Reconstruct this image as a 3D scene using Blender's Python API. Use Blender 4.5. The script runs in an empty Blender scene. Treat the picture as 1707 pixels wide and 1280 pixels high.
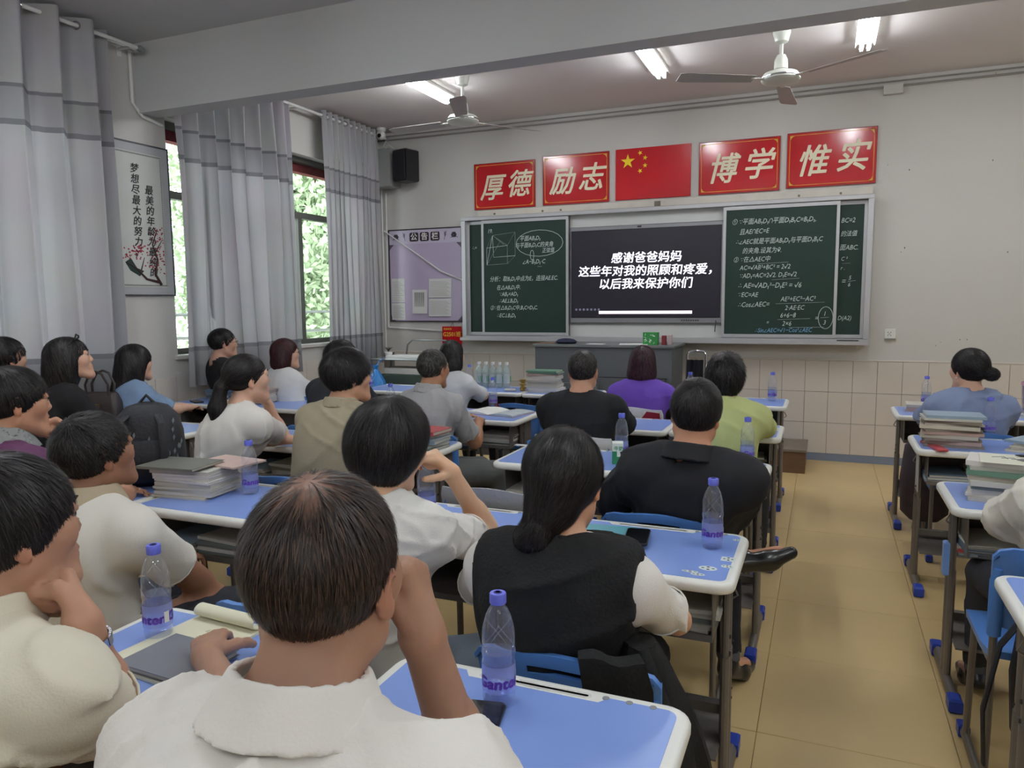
import bpy, math, random
import numpy as np
from mathutils import Vector, Matrix
R = math.radians
SC = bpy.context.scene
COL = SC.collection
# ------------------------------------------------------------------ camera, world, light, exposure
CAMZ = 1.5
FPX = 1239.84
YAW, PITCH, ROLL = 0.396851304, 0.109263582, -0.00927951626
def cam_axes():
    cy, sy, cp, sp = math.cos(YAW), math.sin(YAW), math.cos(PITCH), math.sin(PITCH)
    f = Vector((-sy*cp, cy*cp, -sp)); r0 = Vector((cy, sy, 0)); u = r0.cross(f)
    return r0*math.cos(ROLL)+u*math.sin(ROLL), -r0*math.sin(ROLL)+u*math.cos(ROLL), f
CR, CU, CF = cam_axes()
CPOS = Vector((0, 0, CAMZ))
def ray(px, py): return CR*((px-853.5)/FPX) + CU*((640-py)/FPX) + CF
def at_z(px, py, z): d = ray(px, py); return CPOS + d*((z-CAMZ)/d.z)
def at_y(px, py, y): d = ray(px, py); return CPOS + d*(y/d.y)
def at_d(px, py, dist): return CPOS + ray(px, py)*dist
cam = bpy.data.cameras.new('camera'); co = bpy.data.objects.new('camera', cam); COL.objects.link(co)
cam.sensor_width = 36; cam.lens = 36*FPX/1707; cam.clip_start = .02
co.matrix_world = Matrix((( CR.x, CU.x, -CF.x, 0), (CR.y, CU.y, -CF.y, 0), (CR.z, CU.z, -CF.z, CAMZ), (0, 0, 0, 1)))
SC.camera = co
w = bpy.data.worlds.new('overcast_sky'); SC.world = w; w.use_nodes = True
bg = w.node_tree.nodes['Background']; bg.inputs[0].default_value = (.92, .96, 1, 1); bg.inputs[1].default_value = 4.6
SC.view_settings.view_transform = 'Standard'; SC.view_settings.look = 'None'
SC.view_settings.gamma = 1; SC.view_settings.use_curve_mapping = False
SC.view_settings.exposure = 0.32
TUBE_POWER = 46.0
SC.cycles.max_bounces = 7; SC.cycles.diffuse_bounces = 4; SC.cycles.transparent_max_bounces = 16
SC.cycles.glossy_bounces = 3; SC.cycles.transmission_bounces = 6; SC.cycles.caustics_reflective = False; SC.cycles.caustics_refractive = False
SC.cycles.sample_clamp_indirect = 6

# ------------------------------------------------------------------ helpers
def lin(c): return tuple((v/255/12.92 if v/255 <= .04045 else ((v/255+.055)/1.055)**2.4) for v in c)
MATS = {}
def mat(name, rgb, rough=.6, metal=0, var=.06, scale=6, bump=0, bscale=40, spec=.5, sheen=0, trans=0, coat=0, subs=0, attr=None, stretch=None, noise_detail=4):
    if name in MATS: return MATS[name]
    m = bpy.data.materials.new(name); m.use_nodes = True; MATS[name] = m
    nt = m.node_tree; N = nt.nodes; L = nt.links; b = N['Principled BSDF']
    tc = N.new('ShaderNodeTexCoord'); src = tc.outputs['Object']
    if stretch:
        mp = N.new('ShaderNodeMapping'); mp.inputs['Scale'].default_value = stretch; L.new(src, mp.inputs[0]); src = mp.outputs[0]
    c = lin(rgb)
    no = N.new('ShaderNodeTexNoise'); no.inputs['Scale'].default_value = scale; no.inputs['Detail'].default_value = noise_detail; L.new(src, no.inputs['Vector'])
    mx = N.new('ShaderNodeMix'); mx.data_type = 'RGBA'
    mx.inputs[6].default_value = tuple(v*(1-var) for v in c)+(1,); mx.inputs[7].default_value = tuple(min(1, v*(1+var)) for v in c)+(1,)
    L.new(no.outputs[0], mx.inputs[0]); out = mx.outputs[2]
    if attr:
        at = N.new('ShaderNodeAttribute'); at.attribute_name = attr
        m2 = N.new('ShaderNodeMix'); m2.data_type = 'RGBA'; m2.blend_type = 'MULTIPLY'; m2.inputs[0].default_value = 1
        L.new(out, m2.inputs[6]); L.new(at.outputs['Color'], m2.inputs[7]); out = m2.outputs[2]
    L.new(out, b.inputs['Base Color'])
    b.inputs['Roughness'].default_value = rough; b.inputs['Metallic'].default_value = metal
    b.inputs['Specular IOR Level'].default_value = spec
    if sheen: b.inputs['Sheen Weight'].default_value = sheen
    if coat: b.inputs['Coat Weight'].default_value = coat; b.inputs['Coat Roughness'].default_value = .15
    if trans: b.inputs['Transmission Weight'].default_value = trans
    if subs:
        b.inputs['Subsurface Weight'].default_value = subs; b.inputs['Subsurface Radius'].default_value = (.02, .008, .004); b.inputs['Subsurface Scale'].default_value = .4
    if bump:
        n2 = N.new('ShaderNodeTexNoise'); n2.inputs['Scale'].default_value = bscale; n2.inputs['Detail'].default_value = 3; L.new(src, n2.inputs['Vector'])
        bp = N.new('ShaderNodeBump'); bp.inputs['Strength'].default_value = bump; bp.inputs['Distance'].default_value = .01
        L.new(n2.outputs[0], bp.inputs['Height']); L.new(bp.outputs[0], b.inputs['Normal'])
    return m
def emis(name, rgb, s):
    if name in MATS: return MATS[name]
    m = bpy.data.materials.new(name); m.use_nodes = True; MATS[name] = m
    b = m.node_tree.nodes['Principled BSDF']; b.inputs['Base Color'].default_value = (*lin(rgb), 1)
    b.inputs['Emission Color'].default_value = (*lin(rgb), 1); b.inputs['Emission Strength'].default_value = s; b.inputs['Roughness'].default_value = .3
    return m

def link(o): COL.objects.link(o); return o
class G:
    """collects verts/faces of one mesh"""
    def __init__(s): s.v = []; s.f = []; s.mi = []; s.cur = 0
    def add(s, vs, fs, M=None):
        b = len(s.v)
        s.v += [tuple(M @ Vector(p)) if M is not None else tuple(p) for p in vs]
        s.f += [tuple(i+b for i in f) for f in fs]; s.mi += [s.cur]*len(fs)
        return s
    def box(s, x0, x1, y0, y1, z0, z1, M=None, c=0):
        if c:
            P = []
            for z, k in ((z0, c), (z0+c, 0), (z1-c, 0), (z1, c)):
                P += [(x0+k+ (c if k==0 else 0)*0, y0+k, z), (x1-k, y0+k, z), (x1-k, y1-k, z), (x0+k, y1-k, z)]
            F = [(3, 2, 1, 0), (12, 13, 14, 15)]
            for l in range(3):
                for i in range(4): F.append((l*4+i, l*4+(i+1) % 4, l*4+4+(i+1) % 4, l*4+4+i))
            return s.add(P, F, M)
        return s.add([(x0, y0, z0), (x1, y0, z0), (x1, y1, z0), (x0, y1, z0), (x0, y0, z1), (x1, y0, z1), (x1, y1, z1), (x0, y1, z1)],
                     [(3, 2, 1, 0), (4, 5, 6, 7), (0, 1, 5, 4), (1, 2, 6, 5), (2, 3, 7, 6), (3, 0, 4, 7)], M)
    def loft(s, rings, cap=True, M=None):
        n = len(rings[0]); P = [p for r in rings for p in r]; F = []
        for l in range(len(rings)-1):
            for i in range(n): F.append((l*n+i, l*n+(i+1) % n, (l+1)*n+(i+1) % n, (l+1)*n+i))
        if cap: F.append(tuple(range(n-1, -1, -1))); F.append(tuple((len(rings)-1)*n+i for i in range(n)))
        return s.add(P, F, M)
    def lathe(s, prof, n=20, M=None, cap=True):
        return s.loft([[(r*math.cos(2*math.pi*i/n), r*math.sin(2*math.pi*i/n), z) for i in range(n)] for r, z in prof], cap, M)
    def tube(s, pts, r, n=10, cap=True, sx=1, sy=1, up=None):
        pts = [Vector(p) for p in pts]; rings = []
        prev = None
        for i, p in enumerate(pts):
            t = (pts[min(i+1, len(pts)-1)]-pts[max(i-1, 0)]).normalized()
            if prev is None:
                u = Vector(up) if up else (Vector((0, 0, 1)) if abs(t.z) < .9 else Vector((0, 1, 0)))
                a = t.cross(u).normalized()
            else:
                a = (prev - t*prev.dot(t)).normalized()
            prev = a; b = t.cross(a)
            rr = r[i] if isinstance(r, (list, tuple)) else r
            rings.append([p + a*(rr*sx*math.cos(2*math.pi*k/n)) + b*(rr*sy*math.sin(2*math.pi*k/n)) for k in range(n)])
        return s.loft(rings, cap)
    def prism(s, pts, z0, z1, M=None):
        n = len(pts)
        return s.loft([[(x, y, z0) for x, y in pts], [(x, y, z1) for x, y in pts]], True, M)
    def build(s, name, m, parent=None, smooth=False, loc=None, kind=None):
        me = bpy.data.meshes.new(name); me.from_pydata(s.v, [], s.f)
        for k in (m if isinstance(m, (list, tuple)) else [m]): me.materials.append(k)
        if any(s.mi): me.polygons.foreach_set('material_index', s.mi)
        if smooth: 
            me.polygons.foreach_set('use_smooth', [True]*len(me.polygons))
            me.set_sharp_from_angle(angle=R(smooth if smooth is not True else 40))
        o = link(bpy.data.objects.new(name, me))
        if parent is not None: o.parent = parent
        if loc is not None: o.location = loc
        if kind: o['kind'] = kind
        return o
def np_mesh(name, v, q, m, parent=None, smooth=True, tint=None, tri=False):
    k = 3 if tri else 4
    me = bpy.data.meshes.new(name); me.vertices.add(len(v)); me.vertices.foreach_set('co', np.asarray(v, np.float32).ravel())
    me.loops.add(len(q)*k); me.loops.foreach_set('vertex_index', np.asarray(q, np.int32).ravel())
    me.polygons.add(len(q)); me.polygons.foreach_set('loop_start', np.arange(0, len(q)*k, k, dtype=np.int32))
    me.polygons.foreach_set('loop_total', np.full(len(q), k, np.int32))
    if smooth: me.polygons.foreach_set('use_smooth', np.ones(len(q), bool))
    me.update(calc_edges=True)
    if tint is not None:
        a = me.color_attributes.new('tint', 'FLOAT_COLOR', 'POINT')
        t = np.ones((len(v), 4), np.float32); t[:, :3] = tint; a.data.foreach_set('color', t.ravel())
    me.materials.append(m)
    o = link(bpy.data.objects.new(name, me))
    if parent is not None: o.parent = parent
    return o
def tag(o, label, cat, group=None, kind=None):
    o['label'] = label; o['category'] = cat
    if group: o['group'] = group
    if kind: o['kind'] = kind
    return o
def thing(name, label, cat, loc=(0, 0, 0), rz=0, group=None):
    o = link(bpy.data.objects.new(name, None)); o.location = loc; o.rotation_euler = (0, 0, rz); o.empty_display_size = .1
    return tag(o, label, cat, group)
KIDS = {}
def dup(root, loc, rz=0, label=None, group=None):
    r = root.copy(); link(r); r.location = loc; r.rotation_euler = (0, 0, rz)
    if label: r['label'] = label
    if group: r['group'] = group
    for ch in list(root.children):
        c = ch.copy(); link(c); c.parent = r
        for g in list(ch.children):
            d = g.copy(); link(d); d.parent = c
    return r
def struct(o): o['kind'] = 'structure'; return o
def rrect(w, d, r, n=6, inset=0):
    P = []; w -= inset*2; d -= inset*2; r = max(r-inset, .002)
    for cx, cy, a0 in ((w/2-r, d/2-r, 0), (-w/2+r, d/2-r, 90), (-w/2+r, -d/2+r, 180), (w/2-r, -d/2+r, 270)):
        for i in range(n+1): a = R(a0+90*i/n); P.append((cx+r*math.cos(a), cy+r*math.sin(a)))
    return P
TEXTS = []
def text(name, body, size, m, parent, loc, rot=(90, 0, 0), align='CENTER', bold=0, shear=0, ext=.0006, sx=1, line=1.0, label=None):
    c = bpy.data.curves.new(name, 'FONT'); c.body = body; c.size = size; c.align_x = align; c.align_y = 'CENTER'; c.shear = shear; c.extrude = ext
    c.space_line = line; c.resolution_u = 2
    o = link(bpy.data.objects.new(name, c)); TEXTS.append((o, m, parent, loc, rot, bold, sx, name)); return o
def flush_texts():
    """turn the lettering curves into meshes; bold strokes are layered copies a hair apart"""
    bpy.context.view_layer.update(); dg = bpy.context.evaluated_depsgraph_get(); done = {}
    for o, m, parent, loc, rot, bold, sx, name in TEXTS:
        me = bpy.data.meshes.new_from_object(o.evaluated_get(dg)); n = len(me.vertices)
        v = np.empty(n*3, np.float32); me.vertices.foreach_get('co', v); v = v.reshape(-1, 3); fs = [tuple(p.vertices) for p in me.polygons]
        V = []; F = []
        offs = [(0, 0)] if not bold else [(0, 0)]+[(bold*math.cos(k*1.0472), bold*math.sin(k*1.0472)) for k in range(6)]
        for k, (dx, dy) in enumerate(offs):
            V += [tuple(p) for p in (v+np.array([dx, dy, .00004*k]))]; F += [tuple(i+n*k for i in f) for f in fs]
        m2 = bpy.data.meshes.new(name); m2.from_pydata(V, [], F); m2.materials.append(m); bpy.data.meshes.remove(me)
        q = link(bpy.data.objects.new(name, m2)); q.parent = parent; q.location = loc; q.rotation_euler = tuple(R(a) for a in rot) if len(rot) == 3 else rot; q.scale = (sx, 1, 1)
        for kk in list(o.keys()): q[kk] = o[kk]
        c = o.data; bpy.data.objects.remove(o); bpy.data.curves.remove(c)
    TEXTS.clear()
def wire(name, pts, r, m, parent=None, n=6, smooth=True, **kw):
    g = G(); g.tube(pts, r, n, **kw); return g.build(name, m, parent, smooth)

XL, XR, YF, YB, ZC = -4.75, 3.3, 7.46, -2.6, 3.41   # room
# materials
M_wall = mat('wall_paint', (206, 203, 197), .75, var=.03, scale=1.2, bump=.12, bscale=60)
M_ceil = mat('ceiling_paint', (202, 203, 204), .85, var=.04, scale=.9, bump=.1, bscale=50)
M_ceilp = mat('pinkish_front_ceiling', (226, 219, 217), .85, var=.05, scale=1.1, bump=.12, bscale=30)  # lighter, slightly pinker tone for the front bay
M_tile = mat('beige_tile', (214, 206, 196), .3, var=.04, scale=3)
M_grout = mat('dark_grout', (120, 112, 104), .9)
M_floor = mat('yellow_floor_coating', (214, 186, 132), .36, var=.1, scale=2.2, bump=.05, bscale=25)
M_floorbase = mat('floor_joint', (150, 118, 70), .8)
M_skirt = mat('blue_grey_skirting', (125, 138, 160), .5)
M_white = mat('white_plastic', (232, 232, 228), .35)
M_alu = mat('brushed_aluminium', (200, 200, 202), .35, metal=.6, stretch=(2, 2, 60))
M_blk = mat('black_plastic', (22, 22, 26), .4)
M_grey = mat('grey_plastic', (140, 142, 145), .5)
M_steel = mat('painted_grey_steel', (116, 110, 104), .42, metal=.35, var=.15, scale=30)
M_chrome = mat('chrome', (205, 205, 208), .15, metal=1)
M_deskblue = mat('blue_desk_laminate', (134, 162, 228), .28, var=.03, scale=3)
M_rim = mat('white_desk_rim', (236, 236, 230), .33, var=.03)
M_chair = mat('blue_chair_plastic', (84, 134, 206), .36, var=.04)
M_cap = mat('deep_blue_cap_plastic', (38, 66, 170), .35)
M_red = mat('red_poster_print', (186, 18, 28), .16, var=.02, coat=.35)
M_redf = mat('red_flag_print', (192, 22, 32), .25, var=.02)
M_gold = mat('gold_print', (240, 190, 60), .35)
M_cream = mat('cream_print', (240, 232, 200), .4)
M_ink = mat('black_ink', (25, 25, 28), .6)
M_board = mat('green_chalkboard', (30, 52, 44), .5, var=.18, scale=2.5, spec=.35)
M_chalk = mat('white_chalk', (205, 215, 210), .9)
M_chalkb = mat('blue_chalk', (130, 180, 215), .9)
M_paper = mat('white_paper', (232, 232, 228), .7)
M_yellow = mat('yellow_print', (250, 220, 30), .4)

# ------------------------------------------------------------------ room shell
g = G(); g.box(XL-.3, XR+.2, YB-.2, YF+.2, -.12, -.004); floor = struct(g.build('floor', M_floorbase))
g = G(); g.box(-.3125, .3125, -.3125, .3125, -.004, 0, c=.0015); tile0 = None
for i in range(-8, 6):
    for j in range(0, 12):
        cx = .1435+i*.627; cy = .7+.3135+(j)*.627-.62
        if cx-.31 < XL-.4 or cx > XR+.3 or cy > YF+.1: continue
        if tile0 is None: tile0 = g.build('floor_slab', M_floor, floor); o = tile0
        else: o = link(bpy.data.objects.new('floor_slab', tile0.data)); o.parent = floor
        o.location = (cx, cy, (math.sin(i*5.1+j*3.3))*.0004)
# front wall with tiled wainscot
g = G(); g.box(XL-.3, XR+.2, YF, YF+.2, 0, ZC+.2); wf = struct(g.build('wall_front', M_wall))
g = G(); g.box(XL, XR, YF-.006, YF, 0, .95); g.build('tile_backing', M_grout, wf)
g = G(); g.box(XL, XR, YF-.016, YF-.0005, .937, .952, c=.003); g.build('tile_border', M_tile, wf)
g = G(); g.box(-.0995, .0995, -.008, 0, -.1430, .1430, c=0); ft = None
for i in range(-25, 16):
    x = .259+.2025*i+.101
    if x+.1 > XR or x-.1 < XL: continue
    for k in range(3):
        if ft is None: ft = g.build('wall_tile', M_tile, wf); o = ft
        else: o = link(bpy.data.objects.new('wall_tile', ft.data)); o.parent = wf
        h = (i*7+k*13) % 5
        o.location = (x, YF-.006-.0006*h/4, .214+.2895*k-.0005)
g = G(); g.box(XL, XR, YF-.02, YF-.001, 0, .068); struct(g.build('baseboard_front', M_skirt))
# ceiling (front bay is pinkish, rear bay plain) and beam
g = G(); g.box(XL-.3, XR+.2, 4.36, YF+.2, ZC, ZC+.2); struct(g.build('ceiling_front', M_ceilp))
g = G(); g.box(XL-.3, XR+.2, YB-.2, 4.19, ZC, ZC+.2); struct(g.build('ceiling', M_ceil))
g = G(); g.box(XL, XR, 4.19, 4.36, 2.918, ZC+.2); struct(g.build('trim_1', M_ceil))['label'] = 'deep painted beam across the ceiling'
# left wall with two window openings
SILL, WTOP = 1.1, 2.95
g = G()
g.box(XL-.24, XL, YB, YF, 0, SILL); g.box(XL-.24, XL, YB, YF, WTOP, ZC+.1)
for a, b in ((YB, .9), (3.72, 4.44), (7.1, YF)): g.box(XL-.24, XL, a, b, SILL, WTOP)
wl = struct(g.build('wall_left', M_wall))
g = G(); g.box(0, .006, -.0995, .0995, -.143, .143); lt = None
for j in range(0, 22):
    for k in range(3):
        if lt is None: lt = g.build('wall_tile', M_tile, wl); o = lt
        else: o = link(bpy.data.objects.new('wall_tile', lt.data)); o.parent = wl
        o.location = (XL, YF-.12-.2025*j, .214+.2895*k)
g = G(); g.box(XL, XL+.018, YB, YF, 0, .068); struct(g.build('baseboard_left', M_skirt))
g = G(); g.box(XR, XR+.2, YB, YF, 0, ZC+.1); struct(g.build('wall_right', M_wall))
g = G(); g.box(XL-.3, XR+.2, YB-.2, YB, 0, ZC+.1); struct(g.build('wall_back', M_wall))
# windows
M_frame = mat('dark_bronze_window_frame', (92, 92, 86), .4, metal=.4)
M_redlintel = mat('weathered_red_paint', (130, 40, 48), .8, var=.4, scale=25, bump=.5, bscale=40)
def glass_mat():
    m = bpy.data.materials.new('window_glass'); m.use_nodes = True; nt = m.node_tree; nt.nodes.clear()
    o = nt.nodes.new('ShaderNodeOutputMaterial'); t = nt.nodes.new('ShaderNodeBsdfTransparent'); gl = nt.nodes.new('ShaderNodeBsdfGlossy'); f = nt.nodes.new('ShaderNodeLayerWeight'); mx = nt.nodes.new('ShaderNodeMixShader')
    t.inputs[0].default_value = (.93, .97, .96, 1); gl.inputs['Roughness'].default_value = .02; f.inputs[0].default_value = .12
    nt.links.new(f.outputs[0], mx.inputs[0]); nt.links.new(t.outputs[0], mx.inputs[1]); nt.links.new(gl.outputs[0], mx.inputs[2]); nt.links.new(mx.outputs[0], o.inputs[0]); return m
M_glass = glass_mat()
def window(n, y0, y1, mull):
    xw = XL-.13
    g = G(); fr = .05
    g.box(xw-.03, xw+.03, y0, y0+fr, SILL, WTOP); g.box(xw-.03, xw+.03, y1-fr, y1, SILL, WTOP)
    g.box(xw-.03, xw+.03, y0+fr, y1-fr, SILL, SILL+fr); g.box(xw-.03, xw+.03, y0+fr, y1-fr, WTOP-fr, WTOP)
    g.box(xw-.035, xw+.035, y0+fr, y1-fr, 2.35, 2.41)
    w_ = struct(g.build('window_%d' % n, M_frame))
    for a in mull: 
        g = G(); g.box(xw-.028, xw+.028, a-.03, a+.03, SILL+fr, 2.35); g.build('sash_stile', M_frame, w_)
    ys = [y0+fr]+list(mull)+[y1-fr]
    for a, b in zip(ys[:-1], ys[1:]):
        for z0, z1 in ((SILL+fr, 2.35), (2.41, WTOP-fr)):
            g = G(); g.box(xw-.002, xw+.002, a+(.03 if a in mull and z0 < 2 else 0), b-(.03 if b in mull and z0 < 2 else 0), z0, z1); g.build('pane', M_glass, w_)
    g = G(); g.box(XL-.26, XL-.17, y0, y1, WTOP-.13, WTOP); g.build('lintel_strip', M_redlintel, w_)
    g = G(); g.box(XL-.1, XL+.03, y0-.03, y1+.03, SILL-.03, SILL+.004, c=.004); g.build('window_sill', M_wall, w_)
    for z in (1.22, 1.42):
        wire('railing_bar', [(XL-.3, y0, z), (XL-.3, y1, z)], .016, M_white, w_)
window(1, .9, 3.72, (1.9, 2.8)); window(2, 4.44, 7.1, (5.3, 6.15))
# exterior
M_leaf = mat('tree_leaves', (176, 192, 158), .6, var=.3, scale=8); M_bark = mat('bark', (90, 76, 60), .9, bump=.4)
g = G(); g.box(-60, XL-.5, -20, 45, -3.4, -3.3); struct(g.build('ground_outside', mat('outdoor_paving', (150, 150, 140), .9)))
rs = np.random.RandomState(5)
def tree(x, y, h, r, label, nleaf=9000):
    t = thing('tree', label, 'tree', (x, y, -3.3), group='trees outside the windows')
    g = G(); g.tube([(0, 0, 0), (.1, .05, h*.35), (-.05, .1, h*.7), (.1, 0, h*.9)], [.22, .17, .1, .04], 9)
    for k in range(7):
        a = k*2.4; z = h*(.35+.07*k); g.tube([(0, 0, z), (r*.4*math.cos(a), r*.4*math.sin(a), z+.5), (r*.75*math.cos(a), r*.75*math.sin(a), z+1.1)], [.07, .045, .015], 6)
    g.build('trunk', M_bark, t, True)
    c = rs.normal(size=(60, 3)); c /= np.linalg.norm(c, axis=1)[:, None]; c = c*np.array([r, r, h*.3])*rs.uniform(.4, 1, (60, 1))+np.array([0, 0, h*.68])
    p = c[rs.randint(0, 60, nleaf)]+rs.normal(size=(nleaf, 3))*.42
    u = rs.normal(size=(nleaf, 3)); u /= np.linalg.norm(u, axis=1)[:, None]; v = np.cross(u, rs.normal(size=(nleaf, 3))); v /= np.linalg.norm(v, axis=1)[:, None]
    L_, W_ = .075, .036
    V = np.stack([p-u*L_, p+v*W_, p+u*L_, p-v*W_], 1).reshape(-1, 3); Q = np.arange(len(V)).reshape(-1, 4)
    o = np_mesh('foliage', V, Q, M_leaf, t, False); o['kind'] = 'stuff'
tree(-8.2, 10.2, 8.5, 2.0, 'leafy tree seen in the upper part of the open window', 24000)
tree(-13, 16.5, 8.0, 2.6, 'broad tree standing behind the first one outside the window', 22000)
tree(-13.5, 5.0, 6.5, 1.6, 'tree outside near the curtain edge, low crown', 6000)

# ------------------------------------------------------------------ curtains and rods
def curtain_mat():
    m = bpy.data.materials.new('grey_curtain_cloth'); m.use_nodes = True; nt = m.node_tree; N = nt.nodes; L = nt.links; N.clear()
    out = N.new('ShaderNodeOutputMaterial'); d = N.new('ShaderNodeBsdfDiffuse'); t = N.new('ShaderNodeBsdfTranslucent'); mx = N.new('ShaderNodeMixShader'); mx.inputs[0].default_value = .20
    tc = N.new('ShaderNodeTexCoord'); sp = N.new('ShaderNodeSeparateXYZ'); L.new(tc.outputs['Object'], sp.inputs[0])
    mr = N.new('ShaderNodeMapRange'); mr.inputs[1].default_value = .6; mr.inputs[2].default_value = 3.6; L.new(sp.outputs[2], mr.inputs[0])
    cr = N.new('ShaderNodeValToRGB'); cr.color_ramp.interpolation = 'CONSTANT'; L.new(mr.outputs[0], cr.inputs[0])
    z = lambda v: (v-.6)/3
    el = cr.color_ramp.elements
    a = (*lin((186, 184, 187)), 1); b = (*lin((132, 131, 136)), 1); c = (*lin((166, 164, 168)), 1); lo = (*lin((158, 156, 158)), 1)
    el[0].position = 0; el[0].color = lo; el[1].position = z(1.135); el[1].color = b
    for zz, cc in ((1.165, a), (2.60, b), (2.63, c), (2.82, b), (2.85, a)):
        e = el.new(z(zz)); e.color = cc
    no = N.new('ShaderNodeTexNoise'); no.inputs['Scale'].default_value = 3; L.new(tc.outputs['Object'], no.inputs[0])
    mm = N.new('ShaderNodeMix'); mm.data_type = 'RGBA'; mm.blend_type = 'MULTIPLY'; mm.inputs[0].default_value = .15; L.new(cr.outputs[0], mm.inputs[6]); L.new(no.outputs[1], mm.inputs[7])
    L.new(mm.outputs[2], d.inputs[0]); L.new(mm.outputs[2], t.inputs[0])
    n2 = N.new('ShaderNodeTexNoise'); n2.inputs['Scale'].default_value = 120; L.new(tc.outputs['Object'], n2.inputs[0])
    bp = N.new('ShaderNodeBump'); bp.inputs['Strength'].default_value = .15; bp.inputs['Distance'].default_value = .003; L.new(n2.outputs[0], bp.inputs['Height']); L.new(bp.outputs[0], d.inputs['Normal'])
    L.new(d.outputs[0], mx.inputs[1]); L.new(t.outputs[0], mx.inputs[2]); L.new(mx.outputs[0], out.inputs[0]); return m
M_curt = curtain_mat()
XROD = XL+.15; ZROD = 3.335
def curtain(y0, y1, folds, label, amp=.055, y0b=None, y1b=None, zb=.72, seed=0):
    rr = random.Random(seed); y0b = y0 if y0b is None else y0b; y1b = y1 if y1b is None else y1b
    nu, nv = folds*16, 40; t = thing('curtain', label, 'curtain', (0, 0, 0), 0, 'grey eyelet curtains on the left wall')
    ph = [rr.uniform(-.35, .35) for _ in range(folds+2)]; am = [rr.uniform(.8, 1.25) for _ in range(folds+2)]
    V = []; 
    for j in range(nv+1):
        s = j/nv; z = 3.385+(zb-3.385)*s
        for i in range(nu+1):
            u = i/nu; k = u*folds; ki = int(min(k, folds-1))
            fr = k-ki; p = ph[ki]*(1-fr)+ph[ki+1]*fr; A = (am[ki]*(1-fr)+am[ki+1]*fr)*amp
            soft = min(1, s*3)
            x = XROD + A*math.sin(2*math.pi*k + p*soft*1.2 + .25*math.sin(3*s+ki))*(1-.25*soft*math.sin(ki*1.7)) + .012*soft*math.sin(5.1*u*folds+4*s)
            y = (y0+(y0b-y0)*s)*(1-u)+(y1+(y1b-y1)*s)*u + .016*soft*math.sin(2*math.pi*k*2+p)+.02*soft*math.sin(2.1*s+ki*1.3)
            V.append((x, y, z))
    Q = [(j*(nu+1)+i, j*(nu+1)+i+1, (j+1)*(nu+1)+i+1, (j+1)*(nu+1)+i) for j in range(nv) for i in range(nu)]
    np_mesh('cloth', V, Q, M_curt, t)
    for k in range(folds*2):
        yy = y0+(y1-y0)*(k+.02)/(folds*2)
        g = G(); n = 14; a = R(35 if k % 2 else -35)
        P = [[(0, 0, 0)]]
        rings = []
        for q in range(n):
            c_, s_ = math.cos(2*math.pi*q/n), math.sin(2*math.pi*q/n)
            rings.append([(dx*1.0, (rad)*c_, (rad)*s_) for dx, rad in ((-.004, .020), (.004, .020), (.004, .029), (-.004, .029))])
        g.loft(rings+[rings[0]], False, Matrix.Translation((XROD, yy, ZROD)) @ Matrix.Rotation(R(90)-a, 4, 'Z'))
        g.build('eyelet', M_chrome, t, True)
    return t
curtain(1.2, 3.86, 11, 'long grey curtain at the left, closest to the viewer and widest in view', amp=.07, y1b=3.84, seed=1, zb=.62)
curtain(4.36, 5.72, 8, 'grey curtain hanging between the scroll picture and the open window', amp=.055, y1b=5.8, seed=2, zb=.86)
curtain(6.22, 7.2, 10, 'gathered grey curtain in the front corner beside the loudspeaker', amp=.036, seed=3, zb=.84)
def rod(y0, y1, label):
    t = thing('curtain_rod', label, 'curtain rod', (XROD, y0, ZROD))
    g = G(); g.tube([(0, 0, 0), (0, y1-y0, 0)], .0135, 12); g.build('pole', M_white, t, True)
    g = G(); g.lathe([(.001, -.03), (.018, -.025), (.024, 0), (.018, .02), (.0135, .03)], 14, Matrix.Translation((0, y1-y0, 0)) @ Matrix.Rotation(R(90), 4, 'X')); g.build('finial', M_grey, t, True)
    for yy in (.25, (y1-y0)/2, y1-y0-.06):
        g = G(); g.box(-.15, 0, yy-.01, yy+.01, -.006, .006); g.box(-.15, -.142, yy-.02, yy+.02, -.05, .04); g.build('bracket', M_white, t)
rod(.9, 4.12, 'white curtain rod carrying the closest curtain'); rod(4.38, 7.4, 'white curtain rod over the window by the front corner')
tr = tag(wire('cable_trunking', [(XL+.02, .5, 3.375), (XL+.02, 4.19, 3.375)], .014, M_white, n=4), 'white cable trunking running along the top of the left wall', 'trunking')
tag(wire('conduit_pipe', [(XL+.02, 4.14, 3.34), (XL+.02, 4.14, 2.98), (XL+.02, 4.22, 2.9), (XL+.02, 4.4, 2.87)], .012, M_white, smooth=False), 'white conduit bending under the beam end by the scroll picture', 'conduit')

# ------------------------------------------------------------------ scroll picture on the pier
sc_ = thing('scroll_picture', 'tall calligraphy and plum blossom picture in grey mount on the window pier', 'picture', (XL, 0, 0))
g = G(); g.box(.001, .016, 3.86, 4.436, 1.575, 2.70); g.build('frame', mat('grey_mount', (178, 180, 182), .6), sc_)
g = G()
for a in ((3.86, 3.868, 1.575, 2.70), (4.428, 4.436, 1.575, 2.70)): g.box(.014, .022, *a)
g.box(.014, .022, 3.86, 4.436, 2.69, 2.70); g.box(.014, .022, 3.86, 4.436, 1.575, 1.585); g.build('edge', mat('dark_grey_edge', (70, 72, 76), .5), sc_)
g = G(); g.box(.016, .019, 3.90, 4.365, 1.64, 2.63); g.build('panel', mat('pale_ink_wash_paper', (205, 207, 200), .6, var=.08, scale=3), sc_)
g = G()
for k in range(40):
    y = 3.905+.46*k/40; g.box(.019, .0205, y, y+.006, 2.612, 2.622); g.box(.019, .0205, y, y+.006, 1.648, 1.658)
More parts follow.
